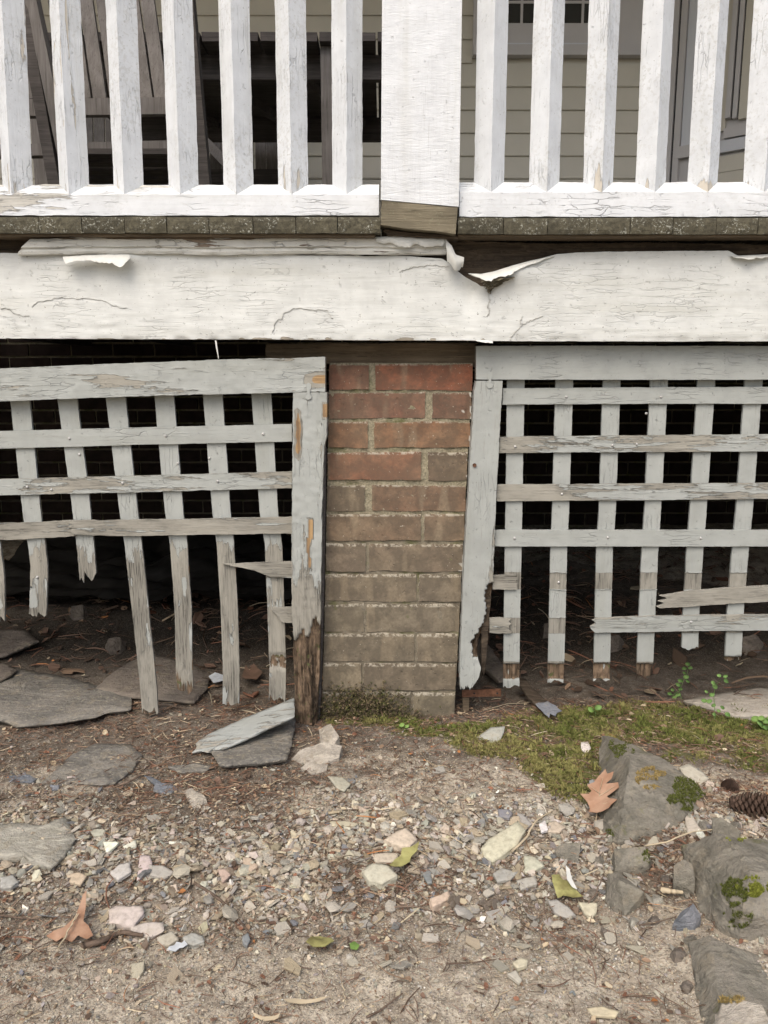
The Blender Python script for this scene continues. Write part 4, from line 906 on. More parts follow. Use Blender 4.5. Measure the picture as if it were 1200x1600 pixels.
# ================================================================ SLABS, ROCKS, CHIPS
def flat(name, label, cat, pts, th, mat, dz=.004, tilt=(0, 0), group=None, rings=5, rough=.0012, jit=.0016, color=None, parent=None, plane=None):
    """flat stone whose outline passes through the pixels pts, lying at its own height on the ground"""
    _seed[0] += 1; s_ = _seed[0]
    c = np.mean([gp(x, y, dz) for x, y in pts], axis=0); zc = c[2] if plane is None else plane
    P = []
    for x, y in pts:
        d = ray(x, y); t = (zc-CZ)/d[2]; p = np.array([CX+d[0]*t, CY+d[1]*t, zc])
        for _ in range(3):
            zz = zc+tilt[0]*(p[0]-c[0])+tilt[1]*(p[1]-c[1]); t = (zz-CZ)/d[2]; p = np.array([CX+d[0]*t, CY+d[1]*t, zz])
        P.append(p)
    P = np.array(P+[P[0]]); per = np.r_[0, np.cumsum(np.linalg.norm(np.diff(P, axis=0), axis=1))]; n = int(max(12, min(110, per[-1]/(.0026 if per[-1] < .3 else .006))))
    t = np.linspace(0, per[-1], n, endpoint=False); O = np.stack([np.interp(t, per, P[:, k]) for k in range(3)], -1)
    cc = O.mean(0); dv = O-cc; dn = dv/np.linalg.norm(dv, axis=1)[:, None]
    O = O+dn*(fbm(t*70, t*0+s_, 3, 3)*jit*2.5)[:, None]*np.array([1, 1, 0])
    V = []; 
    edge_z = th*.12
    for k in range(rings):
        f = 1-(k/rings)**1.0
        Rg = cc+(O-cc)*f; Rg[:, 2] += rough*2*fbm(Rg[:, 0]*45, Rg[:, 1]*45, 3, s_)+rough*fbm(Rg[:, 0]*200, Rg[:, 1]*200, 2, s_)-(edge_z if k == 0 else 0)
        V.append(Rg)
    lay = []
    for f, dzz in ((1.008, -.35*th), (.985, -.7*th), (.95, -th)):
        Rg = cc+(O-cc)*f; Rg[:, 2] -= -dzz; Rg[:, :2] += dn[:, :2]*(vn(t*120, t*0+dzz*900, 7)*min(.0014, th*.12))[:, None]; lay.append(Rg)
    V = np.concatenate(lay[::-1]+V+[cc[None]]); R_ = rings+3; F = []
    for r in range(R_-1):
        for i in range(n): j = (i+1) % n; F.append((r*n+i, r*n+j, (r+1)*n+j, (r+1)*n+i))
    for i in range(n): F.append(((R_-1)*n+i, (R_-1)*n+(i+1) % n, R_*n))
    F.append(tuple(range(n-1, -1, -1)))
    sm = [False]*(3*n)+[True]*((R_-4)*n)+[True]*n+[False]
    o = mk(name, V, F, mat, parent, color=color, sm=sm)
    if parent is None: tag(o, label, cat, group)
    elif label: o['label'] = label
    return o
ROCKV = []
def rock(name, label, cat, pts, mat, cuts=5, amp=.0035, group=None, parent=None, color=None, ang=30, base=-.03):
    _seed[0] += 1; s_ = _seed[0]
    P = [gp(x, y, h) for x, y, h in pts]; zmin = min(p[2] for p in P)
    Q = list(P)+[np.array([p[0], p[1]+.0, min(p[2], zmin)+base]) for p in P if p[2] < zmin+.02 or True]
    bm = bmesh.new()
    for p in Q: bm.verts.new(p)
    r = bmesh.ops.convex_hull(bm, input=bm.verts)
    bmesh.ops.delete(bm, geom=[v for v in bm.verts if not v.link_faces], context='VERTS')
    bmesh.ops.subdivide_edges(bm, edges=bm.edges[:], cuts=cuts, use_grid_fill=True)
    bmesh.ops.triangulate(bm, faces=bm.faces[:])
    bm.normal_update(); co = np.array([v.co for v in bm.verts]); no = np.array([v.normal for v in bm.verts])
    d = amp*.75*fbm(co[:, 0]*28+co[:, 2]*21, co[:, 1]*28-co[:, 2]*17, 3, s_)+amp*.5*fbm(co[:, 0]*110+co[:, 2]*90, co[:, 1]*110, 3, s_+4)
    q_ = co@np.array([.35, .55, .75])*(70 if amp < .0045 else 42)+1.2*fbm(co[:, 0]*12, co[:, 1]*12, 2, s_+30); d = d+amp*.7*(q_-np.floor(q_)-.5)*sst(-.2, .3, fbm(co[:, 0]*9+s_, co[:, 1]*9, 2, 5))
    d = d+amp*.45*fbm(co[:, 0]*60-co[:, 2]*50, co[:, 1]*60+co[:, 2]*40, 3, s_+9)
    co = co+no*d[:, None]; ROCKV.append((co, [tuple(v.index for v in f.verts) for f in bm.faces])); F = [tuple(v.index for v in f.verts) for f in bm.faces]; bm.free()
    o = mk(name, co, F, mat, parent, smooth=True, color=color); o.data.set_sharp_from_angle(angle=math.radians(ang))
    if parent is None: tag(o, label, cat, group)
    return o
flat('slate_slab', 'large dark slate slab with a pale broken front edge under the left lattice', 'slate slab', [(-90, 1048), (20, 1042), (110, 1058), (160, 1072), (204, 1084), (203, 1107), (166, 1111), (150, 1118), (100, 1126), (60, 1130), (26, 1133), (5, 1124), (-90, 1118)], .012, M['slab'], .018, (0, -.02), rough=.002)
flat('slate_slab', 'brown pointed slate slab lying behind the broken slats left of centre', 'slate slab', [(149, 1074), (170, 1055), (205, 1032), (240, 1020), (300, 1036), (330, 1052), (322, 1075), (302, 1097), (240, 1090), (190, 1086)], .010, M['slabd'], .020, (0, .05))
flat('slate_slab', 'lichen speckled slate slab half buried below the large dark one', 'slate slab', [(66, 1222), (120, 1224), (178, 1223), (205, 1203), (222, 1180), (205, 1163), (150, 1160), (112, 1178)], .010, M['slab'], .009, (0, -.02), rough=.002)
flat('slate_slab', 'pale grey slate slab with a thick chipped edge at the left border', 'slate slab', [(-90, 1290), (30, 1284), (70, 1288), (102, 1275), (119, 1308), (104, 1330), (80, 1352), (48, 1346), (40, 1338), (-90, 1340)], .014, M['slabp'], .012, (0, 0), rough=.0015)
flat('slate_slab', 'slate slab under the fallen slat beside the rotten stile', 'slate slab', [(344, 1194), (400, 1191), (449, 1184), (456, 1160), (462, 1120), (420, 1112), (360, 1150), (330, 1172)], .012, M['slab'], .016, (0, -.03))
flat('slate_slab', 'small brown slate slab at the far left edge under the porch', 'slate slab', [(-60, 1030), (10, 1036), (28, 1046), (2, 1062), (-60, 1072)], .01, M['slabd'], .022)
flat('slate_slab', 'dim tilted slate slab deep under the left lattice', 'slate slab', [(-60, 985), (40, 982), (60, 1000), (10, 1022), (-60, 1030)], .012, M['slabd'], .03, (0, .1))
flat('slate_slab', 'brown broken slab behind the short slats at the right', 'slate slab', [(700, 975), (758, 1000), (800, 1058), (780, 1064), (740, 1030), (690, 1000)], .012, M['slabd'], .04, (.1, .1))
flat('slate_flake', 'blue grey slate flake with a forked shape in the brown debris', 'slate flake', [(225, 1211), (236, 1212), (250, 1222), (268, 1224), (278, 1233), (262, 1240), (240, 1236), (242, 1226)], .004, M['slabb'], .007)
flat('slate_flake', 'thin dark slate flake poking out below the fallen slat', 'slate flake', [(262, 1197), (300, 1192), (330, 1196), (322, 1204), (280, 1206)], .006, M['slab'], .010)
flat('slate_flake', 'tiny blue slate flake below the speckled slab', 'slate flake', [(78, 1226), (94, 1225), (90, 1232), (80, 1234)], .004, M['slabb'], .006)
flat('slate_flake', 'flat blue grey slate flake left of the speckled slab', 'slate flake', [(10, 1212), (40, 1209), (58, 1215), (50, 1221), (15, 1221)], .004, M['slabb'], .005)
flat('paving_slab', 'flat grey concrete paving slab behind the seedlings at the right edge', 'paving slab', [(1068, 1092), (1110, 1104), (1150, 1118), (1330, 1118), (1330, 1070), (1180, 1074), (1120, 1082)], .02, M['conc'], .012, rings=6)
rock('rock', 'large grey green rock ridge beside the oak leaf, mossy on its right flank', 'rock', [(941, 1149, .012), (987, 1161, .048), (1029, 1184, .046), (1064, 1206, .030), (1106, 1246, .002), (984, 1188, .062), (974, 1262, .046), (966, 1316, .008), (937, 1170, .0), (931, 1240, -.004), (933, 1306, -.006), (1030, 1302, .004), (1058, 1290, .008), (1094, 1262, .004), (1042, 1245, .038)], M['rock'], 13, .0055)
rock('rock', 'big dark grey angular rock at the right edge with bright moss', 'rock', [(1063, 1320, .012), (1114, 1303, .05), (1156, 1322, .062), (1280, 1370, .05), (1172, 1362, .068), (1088, 1370, .01), (1092, 1410, .004), (1106, 1455, -.01), (1280, 1470, .0), (1160, 1420, .05), (1280, 1320, .02), (1195, 1440, .02)], M['rock'], 13, .0055)
rock('rock', 'long grey rock face sunk in the soil at the bottom right corner', 'rock', [(1076, 1472, .008), (1108, 1461, .018), (1140, 1478, .018), (1146, 1512, .022), (1124, 1560, .026), (1098, 1520, .0), (1102, 1640, -.005), (1150, 1640, .020), (1200, 1500, -.004), (1240, 1640, -.004)], M['rock'], 9, .004)
rock('rock', 'pale rounded rock in the very bottom right corner', 'rock', [(1116, 1584, .030), (1128, 1568, .040), (1160, 1562, .044), (1190, 1572, .042), (1204, 1600, .036), (1180, 1650, .03), (1120, 1650, .025)], M['conc'], 5, .003)
rock('rock', 'small rock wedge behind the big dark rock at the right', 'rock', [(1113, 1278, .03), (1126, 1276, .034), (1158, 1299, .026), (1150, 1316, .01), (1114, 1305, .012), (1120, 1318, .0)], M['rock'], 4, .002)
rock('rock', 'square grey stone with a mossy corner below the large ridge rock', 'rock', [(960, 1327, .026), (1008, 1322, .030), (1014, 1346, .020), (998, 1363, .008), (962, 1361, .010), (956, 1345, .004), (1020, 1350, .0)], M['rock'], 4, .002)
rock('rock', 'pointed grey stone standing below the square stone', 'rock', [(950, 1366, .022), (967, 1364, .036), (1006, 1394, .022), (993, 1420, .004), (976, 1432, .0), (946, 1405, .004), (968, 1376, .040), (952, 1420, .0)], M['rock'], 4, .0025)
rock('rock', 'thin oval stone leaning on the big dark rock', 'rock', [(1053, 1352, .035), (1068, 1342, .048), (1082, 1350, .046), (1086, 1378, .026), (1070, 1394, .008), (1052, 1382, .014), (1075, 1390, .006)], M['rock'], 4, .0015)
rock('rock', 'dark blue grey slaty stone between the two big rocks', 'rock', [(1050, 1446, .008), (1062, 1426, .018), (1083, 1411, .026), (1096, 1429, .018), (1086, 1446, .008), (1058, 1456, .0), (1075, 1424, .030)], M['slabb'], 4, .003)
rock('rock', 'brown grey block stone right of the long pale stone', 'rock', [(866, 1330, .010), (880, 1318, .020), (908, 1316, .020), (903, 1346, .006), (878, 1346, .004), (872, 1322, .018)], M['rock'], 4, .0015)
for pts, lab in (([(455, 1186, .004), (470, 1172, .018), (505, 1160, .03), (535, 1164, .026), (530, 1184, .012), (500, 1194, .004), (470, 1194, .0)], 'pale lump of mortar at the foot of the rotten stile'), ([(470, 1200, .006), (480, 1192, .014), (512, 1194, .014), (510, 1206, .004), (486, 1210, .0)], 'small flat pale stone below the mortar lump'),
                 ([(498, 1140, .02), (516, 1132, .04), (530, 1150, .03), (520, 1166, .012), (500, 1160, .01)], 'rough pale lump against the left foot of the brick pier'), ([(286, 1236, .004), (300, 1230, .014), (322, 1246, .012), (326, 1262, .002), (302, 1262, .002)], 'small grey lump in brown soil left of centre')):
    rock('mortar_lump', lab, 'stone', pts, M['conc'], 3, .0035)
CC = dict(pale=(.50, .465, .39), beige=(.54, .48, .38), grey=(.38, .365, .325), blue=(.215, .225, .24), white=(.74, .72, .64), tan=(.45, .38, .28), brown=(.24, .18, .13), yell=(.54, .47, .35))
ST = [('long pale grey stone, the largest chip in the gravel', 'pale', .012, [(752, 1325), (763, 1310), (785, 1296), (809, 1282), (821, 1296), (807, 1320), (788, 1334), (770, 1343), (756, 1338)]),
('beige peaked stone above the yellow green leaf', 'beige', .016, [(600, 1311), (615, 1300), (634, 1291), (652, 1309), (641, 1322), (615, 1318)]),
('pale rough stone left of the yellow green leaf', 'pale', .018, [(565, 1359), (582, 1346), (606, 1350), (621, 1366), (597, 1380), (575, 1374)]),
('flat light stone just above the pale rough stone', 'pale', .006, [(581, 1334), (604, 1331), (624, 1332), (620, 1345), (586, 1346)]),
('triangular blue grey slate chip right of the pale rough stone', 'blue', .004, [(655, 1356), (673, 1355), (675, 1379), (668, 1380)]),
('triangular pale chip below the long pale stone', 'pale', .006, [(818, 1335), (836, 1338), (851, 1352), (842, 1358), (820, 1363)]),
('ragged grey chip below the long pale stone', 'grey', .005, [(770, 1364), (784, 1356), (810, 1362), (799, 1373), (777, 1378)]),
('rhombic grey chip right of the ragged chip', 'grey', .006, [(807, 1375), (836, 1367), (840, 1381), (814, 1389)]),
('narrow grey chip touching the top of the long pale stone', 'grey', .006, [(808, 1268), (818, 1272), (831, 1287), (820, 1296), (810, 1286)]),
('dark blue chip above the long pale stone', 'blue', .007, [(778, 1264), (795, 1263), (801, 1270), (796, 1278), (780, 1274)]),
('yellowish blocky stone among upright slate splinters', 'yell', .014, [(671, 1403), (690, 1396), (702, 1390), (705, 1402), (690, 1410), (676, 1416)]),
('cream chip right of the long pale stone', 'yell', .006, [(857, 1284), (868, 1281), (884, 1292), (874, 1300), (857, 1300)]),
('white square chip left of the cream chip', 'white', .005, [(842, 1286), (852, 1281), (856, 1296), (846, 1300)]),
('grey slaty chip below the yellow leaf', 'grey', .006, [(856, 1406), (870, 1404), (890, 1418), (900, 1430), (884, 1432), (866, 1424)]),
('broken grey chip right of the slaty chip', 'pale', .006, [(904, 1409), (934, 1410), (932, 1424), (924, 1436), (912, 1424)]),
('small pale chip left of the ridge rock', 'white', .005, [(908, 1160), (920, 1157), (923, 1168), (917, 1177), (908, 1170)]),
('pale flat stone lying right of the ridge rock', 'pale', .006, [(1061, 1198), (1077, 1193), (1098, 1206), (1118, 1229), (1104, 1232), (1084, 1222), (1068, 1212)]),
('pale wedge stone at the right foot of the ridge rock', 'pale', .009, [(1070, 1272), (1080, 1270), (1096, 1296), (1084, 1301), (1074, 1300)]),
('large flat pale stone left in the gravel', 'pale', .010, [(169, 1421), (182, 1413), (222, 1414), (226, 1424), (208, 1448), (190, 1444), (171, 1440)]),
('flat pale stone touching the twig heap', 'pale', .006, [(202, 1448), (228, 1440), (256, 1440), (256, 1452), (238, 1463), (212, 1462)]),
('tan grey stone right of the twig heap', 'grey', .006, [(245, 1464), (270, 1453), (280, 1466), (262, 1478), (250, 1474)]),
('leaf shaped pale stone under the white triangle chip', 'pale', .007, [(170, 1362), (186, 1350), (203, 1346), (206, 1360), (184, 1374)]),
('upright pale stone left of centre in the gravel', 'pale', .006, [(219, 1335), (234, 1336), (238, 1348), (230, 1364), (214, 1374), (216, 1352)]),
('broad grey stone joined to the upright pale stone', 'grey', .006, [(232, 1350), (256, 1352), (274, 1362), (258, 1371), (234, 1368)]),
('white triangular chip on brown soil', 'white', .005, [(161, 1314), (186, 1315), (178, 1324), (166, 1333)]),
('white sliver right of the triangular chip', 'white', .004, [(192, 1322), (212, 1313), (213, 1322), (196, 1326)]),
('pinkish grey chip near the middle of the gravel', 'tan', .006, [(379, 1338), (392, 1340), (403, 1352), (392, 1362), (381, 1354)]),
('speckled round grey stone by the long twig', 'grey', .008, [(285, 1462), (300, 1456), (318, 1460), (320, 1470), (302, 1476), (288, 1472)]),
('dark oval pebble at the end of the long twig', 'blue', .007, [(378, 1462), (388, 1456), (392, 1468), (386, 1477), (379, 1472)]),
('tan arrow shaped chip above the long twig', 'tan', .005, [(340, 1358), (352, 1356), (361, 1366), (348, 1378)]),
('grey mottled chip alone on soil below the pier', 'grey', .004, [(512, 1212), (536, 1213), (548, 1225), (538, 1236), (526, 1230)]),
('slanting pale flake on the moss beside the pier', 'grey', .005, [(744, 1152), (766, 1136), (789, 1134), (788, 1142), (776, 1166), (752, 1164)]),
('yellow tan pebble in the sandy foreground', 'yell', .006, [(800, 1502), (814, 1495), (826, 1498), (824, 1508), (808, 1513)]),
('flat tan strip of stone near the bottom edge', 'yell', .004, [(918, 1575), (940, 1572), (968, 1580), (962, 1588), (925, 1586)]),
('pale grey chip in the sandy foreground below the yellow pebble', 'grey', .005, [(792, 1520), (806, 1515), (816, 1530), (812, 1536)]),
('flat tan chip above the ridge of gravel', 'tan', .004, [(516, 1284), (540, 1282), (560, 1286), (556, 1290), (520, 1290)]),
('grey green chip above the white triangle', 'grey', .004, [(140, 1297), (152, 1294), (165, 1296), (164, 1304), (146, 1306)]),
('pale chip at the left edge of the gravel', 'grey', .008, [(0, 1370), (20, 1366), (30, 1376), (18, 1386), (0, 1388)]),
('broad tan chip near the left dead leaf', 'tan', .005, [(104, 1366), (122, 1362), (136, 1368), (126, 1382), (110, 1378)])]
for lab, ck, th, pts in ST:
    flat('stone_chip', lab, 'stone', pts, th, M['chip'], th*.6+.0055, (R.uniform(-.15, .15), R.uniform(-.05, .22)), rings=4, rough=.0007, jit=.0005, color=tuple(x*R.uniform(.92, 1.06) for x in CC[ck]))

NR = 0
for (px, py, sx) in [(935, 1345, 13), (1025, 1405, 12), (1040, 1372, 10), (990, 1440, 11), (1022, 1438, 9), (1078, 1468, 13), (1098, 1290, 12), (1044, 1312, 10), (925, 1395, 10), (1150, 1290, 12), (1180, 1318, 12), (1060, 1490, 14), (1072, 1540, 12), (945, 1455, 9)]:
    k_ = [(px+sx*math.cos(a)*R.uniform(.7, 1.1), py+sx*.75*math.sin(a)*R.uniform(.7, 1.1), R.uniform(.0, .006)) for a in np.linspace(0, 6.28, 7)[:-1]]+[(px+R.uniform(-.35, .35)*sx, py-sx*.3, sx*.0011*R.uniform(.7, 1.3)), (px+R.uniform(-.5, .1)*sx, py, sx*.001)]
    rock('rock', 'small rough stone '+['above and left of the square grey stone', 'right of the pointed grey stone', 'below the oval leaning stone on its left', 'below and right of the pointed grey stone', 'left of the dark slaty stone', 'below the dark slaty stone', 'above the big dark rock near its peak', 'between the ridge rock and the square stone', 'left of the pointed grey stone', 'behind the big dark rock at the right', 'far right behind the big dark rock', 'left of the top of the sunken rock face', 'left of the middle of the sunken rock face', 'below and left of the pointed grey stone'][NR], 'rock', k_, M[R.choice(['rock', 'slabp', 'slabd'])], 3, .0015, 'small stones among the right hand rocks'); NR += 1

# shared little meshes for loose chips
def chip_tpl(k, n=7, seed=0):
    r = random.Random(seed); a0 = [2*math.pi*i/n+r.uniform(-.5, .5)*(5.5/n) for i in range(n)]; el = r.uniform(.38, .95)
    O = [(.5*math.cos(a)*r.uniform(.72, 1.15), .5*el*math.sin(a)*r.uniform(.72, 1.15)) for a in a0]; h = r.uniform(.07, .22)
    V = [(x*.95, y*.95, -h*.5) for x, y in O]+[(x, y, h*.25+r.uniform(-.03, .03)) for x, y in O]+[(x*.93, y*.93, h*.5+r.uniform(-.03, .03)) for x, y in O]
    F = []
    for l in (0, 1):
        for i in range(n): F.append((l*n+i, l*n+(i+1) % n, (l+1)*n+(i+1) % n, (l+1)*n+i))
    return np.array(V), F+[tuple(range(2*n, 3*n))], h
def lump_tpl(seed):
    r = random.Random(seed); bm = bmesh.new(); bmesh.ops.create_icosphere(bm, subdivisions=1, radius=.5)
    sc = (1, r.uniform(.6, .95), r.uniform(.35, .6)); V = np.array([v.co for v in bm.verts])*sc*np.array([[1+r.uniform(-.16, .16)] for _ in bm.verts]); F = [tuple(v.index for v in f.verts) for f in bm.faces]; bm.free(); return V, F, sc[2]
TP = [chip_tpl(0, R.choice((4, 5, 5, 6)), s) for s in range(14)]+[lump_tpl(s) for s in range(1)]
tmesh = []
for V, F, h in TP:
    me = bpy.data.meshes.new('chip'); me.from_pydata(V.tolist(), [], F); me.materials.append(M['chip']); tmesh.append(me)
def proj(p):
    d = np.array(p, float)-(CX, CY, CZ); f_ = d[1]*cp-d[2]*sp; u_ = d[1]*sp+d[2]*cp
    return 600+FPX*d[0]/f_, 800-FPX*u_/f_
LM = [('yellow green leaf', 632, 1336), ('long pale stone', 782, 1312), ('yellow leaf', 885, 1384), ('torn brown leaf', 112, 1445), ('long curved twig', 350, 1415), ('large flat pale stone', 198, 1428),
      ('left edge slab', 60, 1318), ('blue white scrap', 277, 1478), ('tan curled leaf', 500, 1470), ('oak leaf', 935, 1240), ('pointed grey stone', 975, 1395), ('blue grey slate triangle', 667, 1367),
      ('white triangular chip', 173, 1322), ('rotten stile foot', 478, 1165), ('mottled chip', 528, 1224), ('yellow tan pebble', 814, 1503), ('upright pale stone', 225, 1352), ('pinkish grey chip', 391, 1350),
      ('tiny green leaf', 554, 1477), ('block stone', 888, 1332), ('bottom bark sliver', 478, 1564), ('bottom left bark sliver', 415, 1588), ('dark slaty stone', 1072, 1434), ('yellowish blocky stone', 688, 1404),
      ('speckled slab', 145, 1195), ('forked blue flake', 250, 1224), ('flat tan strip', 942, 1580), ('ridge rock', 1000, 1260), ('flat tan chip', 538, 1286)]
def where(p):
    x, y = proj(p); nm, a, b = min(LM, key=lambda l: math.hypot(l[1]-x, (l[2]-y)*1.3)); dx, dy = x-a, (y-b)*1.3; dd = math.hypot(dx, dy); an = (math.degrees(math.atan2(dy, dx))+360) % 360
    k = ('right of', 'below and right of', 'below', 'below and left of', 'left of', 'above and left of', 'above', 'above and right of')[int((an+22.5)//45) % 8]
    return ('just ' if dd < 30 else '' if dd < 62 else 'well ')+k+' the '+nm
CG = {'pale': ('small pale stone chip scattered in the gravel strip', 'pale chips in the gravel'), 'grey': ('small mid grey flat stone chip scattered in the gravel', 'grey chips in the gravel'),
      'blue': ('small dark blue grey slate chip scattered in the gravel strip', 'dark slate chips in the gravel'), 'tan': ('small tan stone chip scattered in the gravel strip', 'tan chips in the gravel')}
placed = 0
prad = [np.ptp([gp(*p)[0] for p in s_[3]])*.5 for s_ in ST]
prom = np.array([gp(np.mean([p[0] for p in s[3]]), np.mean([p[1] for p in s[3]]))[:2] for s in ST])
while placed < 296:
    x = R.uniform(-.66, .46); y = R.gauss(-.56, .105)
    if not (-.84 < y < -.24) or R.random() < .35*float(sst(.1, -.5, x)): continue
    s = min(.042, R.lognormvariate(math.log(.0250), .28))
    if np.min(np.hypot(prom[:, 0]-x, prom[:, 1]-y)) < .018: continue
    k = R.randrange(len(tmesh)); ck = R.choices(['pale', 'grey', 'blue', 'tan'], [5, 4, .8, 3])[0]; c = CC[ck]; j = R.uniform(.8, 1.15)
    o = bpy.data.objects.new('stone_chip', tmesh[k]); COL.objects.link(o)
    o.location = (x, y, float(hgt(x, y))+TP[k][2]*s*.35+.0025); o.scale = (s, s, s*R.uniform(.45, .8)); o.rotation_euler = (R.gauss(0, .25), R.gauss(0, .25), R.uniform(0, 6.28))
    o.color = (c[0]*j, c[1]*j, c[2]*j*R.uniform(.92, 1.03), 1); tag(o, ('tiny' if s < .0205 else 'small' if s < .0265 else 'broad')+' '+{'pale': 'pale', 'grey': 'mid grey', 'blue': 'dark blue grey', 'tan': 'tan'}[ck]+(' thin' if np.ptp(TP[k][0][:, 1]) < .55 else '')+' chip '+where(o.location), 'stone', 'loose stone chips in the gravel'); placed += 1
# upright slate splinters beside the yellowish stone
for i, (px, py) in enumerate([(706, 1400), (711, 1404), (716, 1402), (756, 1404), (762, 1408), (768, 1404), (774, 1406)]):
    p = gp(px, py+14); s = .026
    o = bpy.data.objects.new('slate_splinter', tmesh[i % 9]); COL.objects.link(o); o.location = p+(0, 0, .008); o.scale = (s, s, s*.4); o.rotation_euler = (1.1, .2, .9+R.uniform(-.2, .2)); o.color = (.24, .20, .16, 1)
    tag(o, 'dark slate splinter on edge, '+['touching the yellowish blocky stone', 'second from the yellowish blocky stone', 'third from the yellowish blocky stone', 'leftmost of the four under the speckled chips', 'second of the four under the speckled chips', 'third of the four under the speckled chips', 'rightmost of the four under the speckled chips'][i], 'slate flake', 'upright slate splinters')

def scatter(name, tpls, pos, sc, eul, tint, mat, kind='stuff'):
    n = len(pos); idx = rng.integers(0, len(tpls), n); Vs = []; Fs = []; Cs = []; off = 0
    cx, sx = np.cos(eul[:, 0]), np.sin(eul[:, 0]); cy, sy = np.cos(eul[:, 1]), np.sin(eul[:, 1]); cz, sz_ = np.cos(eul[:, 2]), np.sin(eul[:, 2])
    Rm = np.empty((n, 3, 3)); Rm[:, 0, 0] = cz*cy; Rm[:, 0, 1] = cz*sy*sx-sz_*cx; Rm[:, 0, 2] = cz*sy*cx+sz_*sx
    Rm[:, 1, 0] = sz_*cy; Rm[:, 1, 1] = sz_*sy*sx+cz*cx; Rm[:, 1, 2] = sz_*sy*cx-cz*sx; Rm[:, 2, 0] = -sy; Rm[:, 2, 1] = cy*sx; Rm[:, 2, 2] = cy*cx
    for k, (V, F, h) in enumerate(tpls):
        m = np.where(idx == k)[0]
        if not len(m): continue
        T = []
        for f in F:
            for q in range(1, len(f)-1): T.append((f[0], f[q], f[q+1]))
        T = np.array(T); W = np.einsum('nij,kj->nki', Rm[m], V)*(sc[m][:, None, None] if sc.ndim == 1 else 1)+pos[m][:, None, :]
        Vs.append(W.reshape(-1, 3)); Fs.append((T[None]+off+(np.arange(len(m))*len(V))[:, None, None]).reshape(-1, 3)); Cs.append(np.repeat(tint[m], len(V), 0)); off += len(m)*len(V)
    return tag(fastmesh(name, np.concatenate(Vs), np.concatenate(Fs), mat, False, {'tint': np.concatenate(Cs)}), kind=kind)
def pick(n, keys, wts):
    w_ = np.array(wts, float); i = rng.choice(len(keys), n, p=w_/w_.sum()); c = np.array([CC[k] for k in keys])[i]; return c*rng.uniform(.58, 1.22, (n, 1))*rng.uniform(.95, 1.05, (n, 3))
# gravel
n = 70000; x = rng.uniform(-.85, .85, n); y = rng.uniform(-.98, .02, n)
hm = humus_m(x, y); mm = moss_m(x, y)
band = np.exp(-((y+.575+.07*vn(x*4, x*0, 3))/.145)**2)
clump = .6+.8*sst(-.35, .45, fbm(x*11, y*11, 3, 91))
keep = rng.uniform(0, 1, n) < np.clip((.26+.85*band)*(1-.55*hm)*clump*(1-.9*mm)+.04, 0, 1)
for i_ in range(len(prom)): keep &= np.hypot(x-prom[i_, 0], (y-prom[i_, 1])*1.1) > .6*prad[i_]
x, y, hm, band = x[keep], y[keep], hm[keep], band[keep]; n = len(x)
s = np.exp(rng.normal(math.log(.0072), .50, n))*(.50+.80*band); s = np.clip(s, .0018, .023)
z = hgt(x, y)+s*.12+.0012
tt = pick(n, ['pale', 'beige', 'grey', 'blue', 'white', 'tan', 'brown', 'yell'], [5, 3, 4.2, .7, .6, 3.4, 1.2, 1.0]); tt = tt*(1-.45*hm[:, None])
scatter('gravel', TP, np.stack([x, y, z], -1), s, np.stack([rng.normal(0, .42, n), rng.normal(0, .42, n), rng.uniform(0, 6.28, n)], -1), tt, M['gravel'])
# coarse sand
n = 60000; x = rng.uniform(-.8, .8, n); y = rng.uniform(-1.0, -.1, n); hm = humus_m(x, y); mm = moss_m(x, y)
keep = rng.uniform(0, 1, n) < np.clip((1-.8*hm)*(.5+.9*sst(-.2, .3, fbm(x*16, y*16, 3, 93)))*(1-.85*mm), 0, 1); x, y, hm = x[keep], y[keep], hm[keep]; n = len(x)
tet = [(np.array([(0, .5, 0), (-.45, -.3, 0), (.45, -.3, .05), (0, 0, .45), (.25, .25, .3)]), [(0, 1, 3), (1, 2, 3), (2, 4, 3), (4, 0, 3), (2, 0, 4)], .4)]
s = np.exp(rng.normal(math.log(.0022), .38, n))
tt = pick(n, ['pale', 'beige', 'grey', 'white', 'tan', 'brown', 'yell'], [4, 4, 3, .9, 4, 3, 2])
scatter('coarse_sand', tet, np.stack([x, y, hgt(x, y)+.0006], -1), s, np.stack([rng.normal(0, .3, n), rng.normal(0, .3, n), rng.uniform(0, 6.28, n)], -1), tt*(1-.3*hm[:, None]), M['gravel'])
# litter: needles, rootlets, bark flakes
def needle_tpl(seed):
    r = random.Random(seed); b = r.uniform(-.16, .16); b2 = r.uniform(0, .06); w_ = .020; V = []
    for t, q in ((-.5, 0), (-.15, 1), (.2, 1), (.5, 0)):
        c = (t, b*(1-4*t*t)+r.uniform(-.03, .03), b2*(1-4*t*t)); ww = w_*(1 if q else .6)
        V += [(c[0], c[1]-ww, c[2]), (c[0], c[1]+ww, c[2]), (c[0], c[1], c[2]+ww*1.6)]
    F = [(i*3+q, i*3+(q+1) % 3, i*3+3+(q+1) % 3, i*3+3+q) for i in range(3) for q in range(3)]
    return np.array(V), F, .05
def flake_tpl(seed):
    r = random.Random(seed); n = 6; V = [(.5*math.cos(a)*r.uniform(.6, 1), .3*math.sin(a)*r.uniform(.6, 1), r.uniform(-.05, .12)) for a in [i*math.pi/3 for i in range(n)]]
    V = V+[(x, y, z-.05) for x, y, z in V]; return np.array(V), [tuple(range(n))]+[(i, (i+1) % n, n+(i+1) % n, n+i) for i in range(n)], .1
NT_ = [needle_tpl(i) for i in range(8)]; FT = [flake_tpl(i) for i in range(6)]
lit = np.array([(.26, .18, .12), (.17, .11, .08), (.42, .34, .23), (.22, .11, .07), (.10, .07, .05), (.50, .43, .30), (.40, .18, .07)])
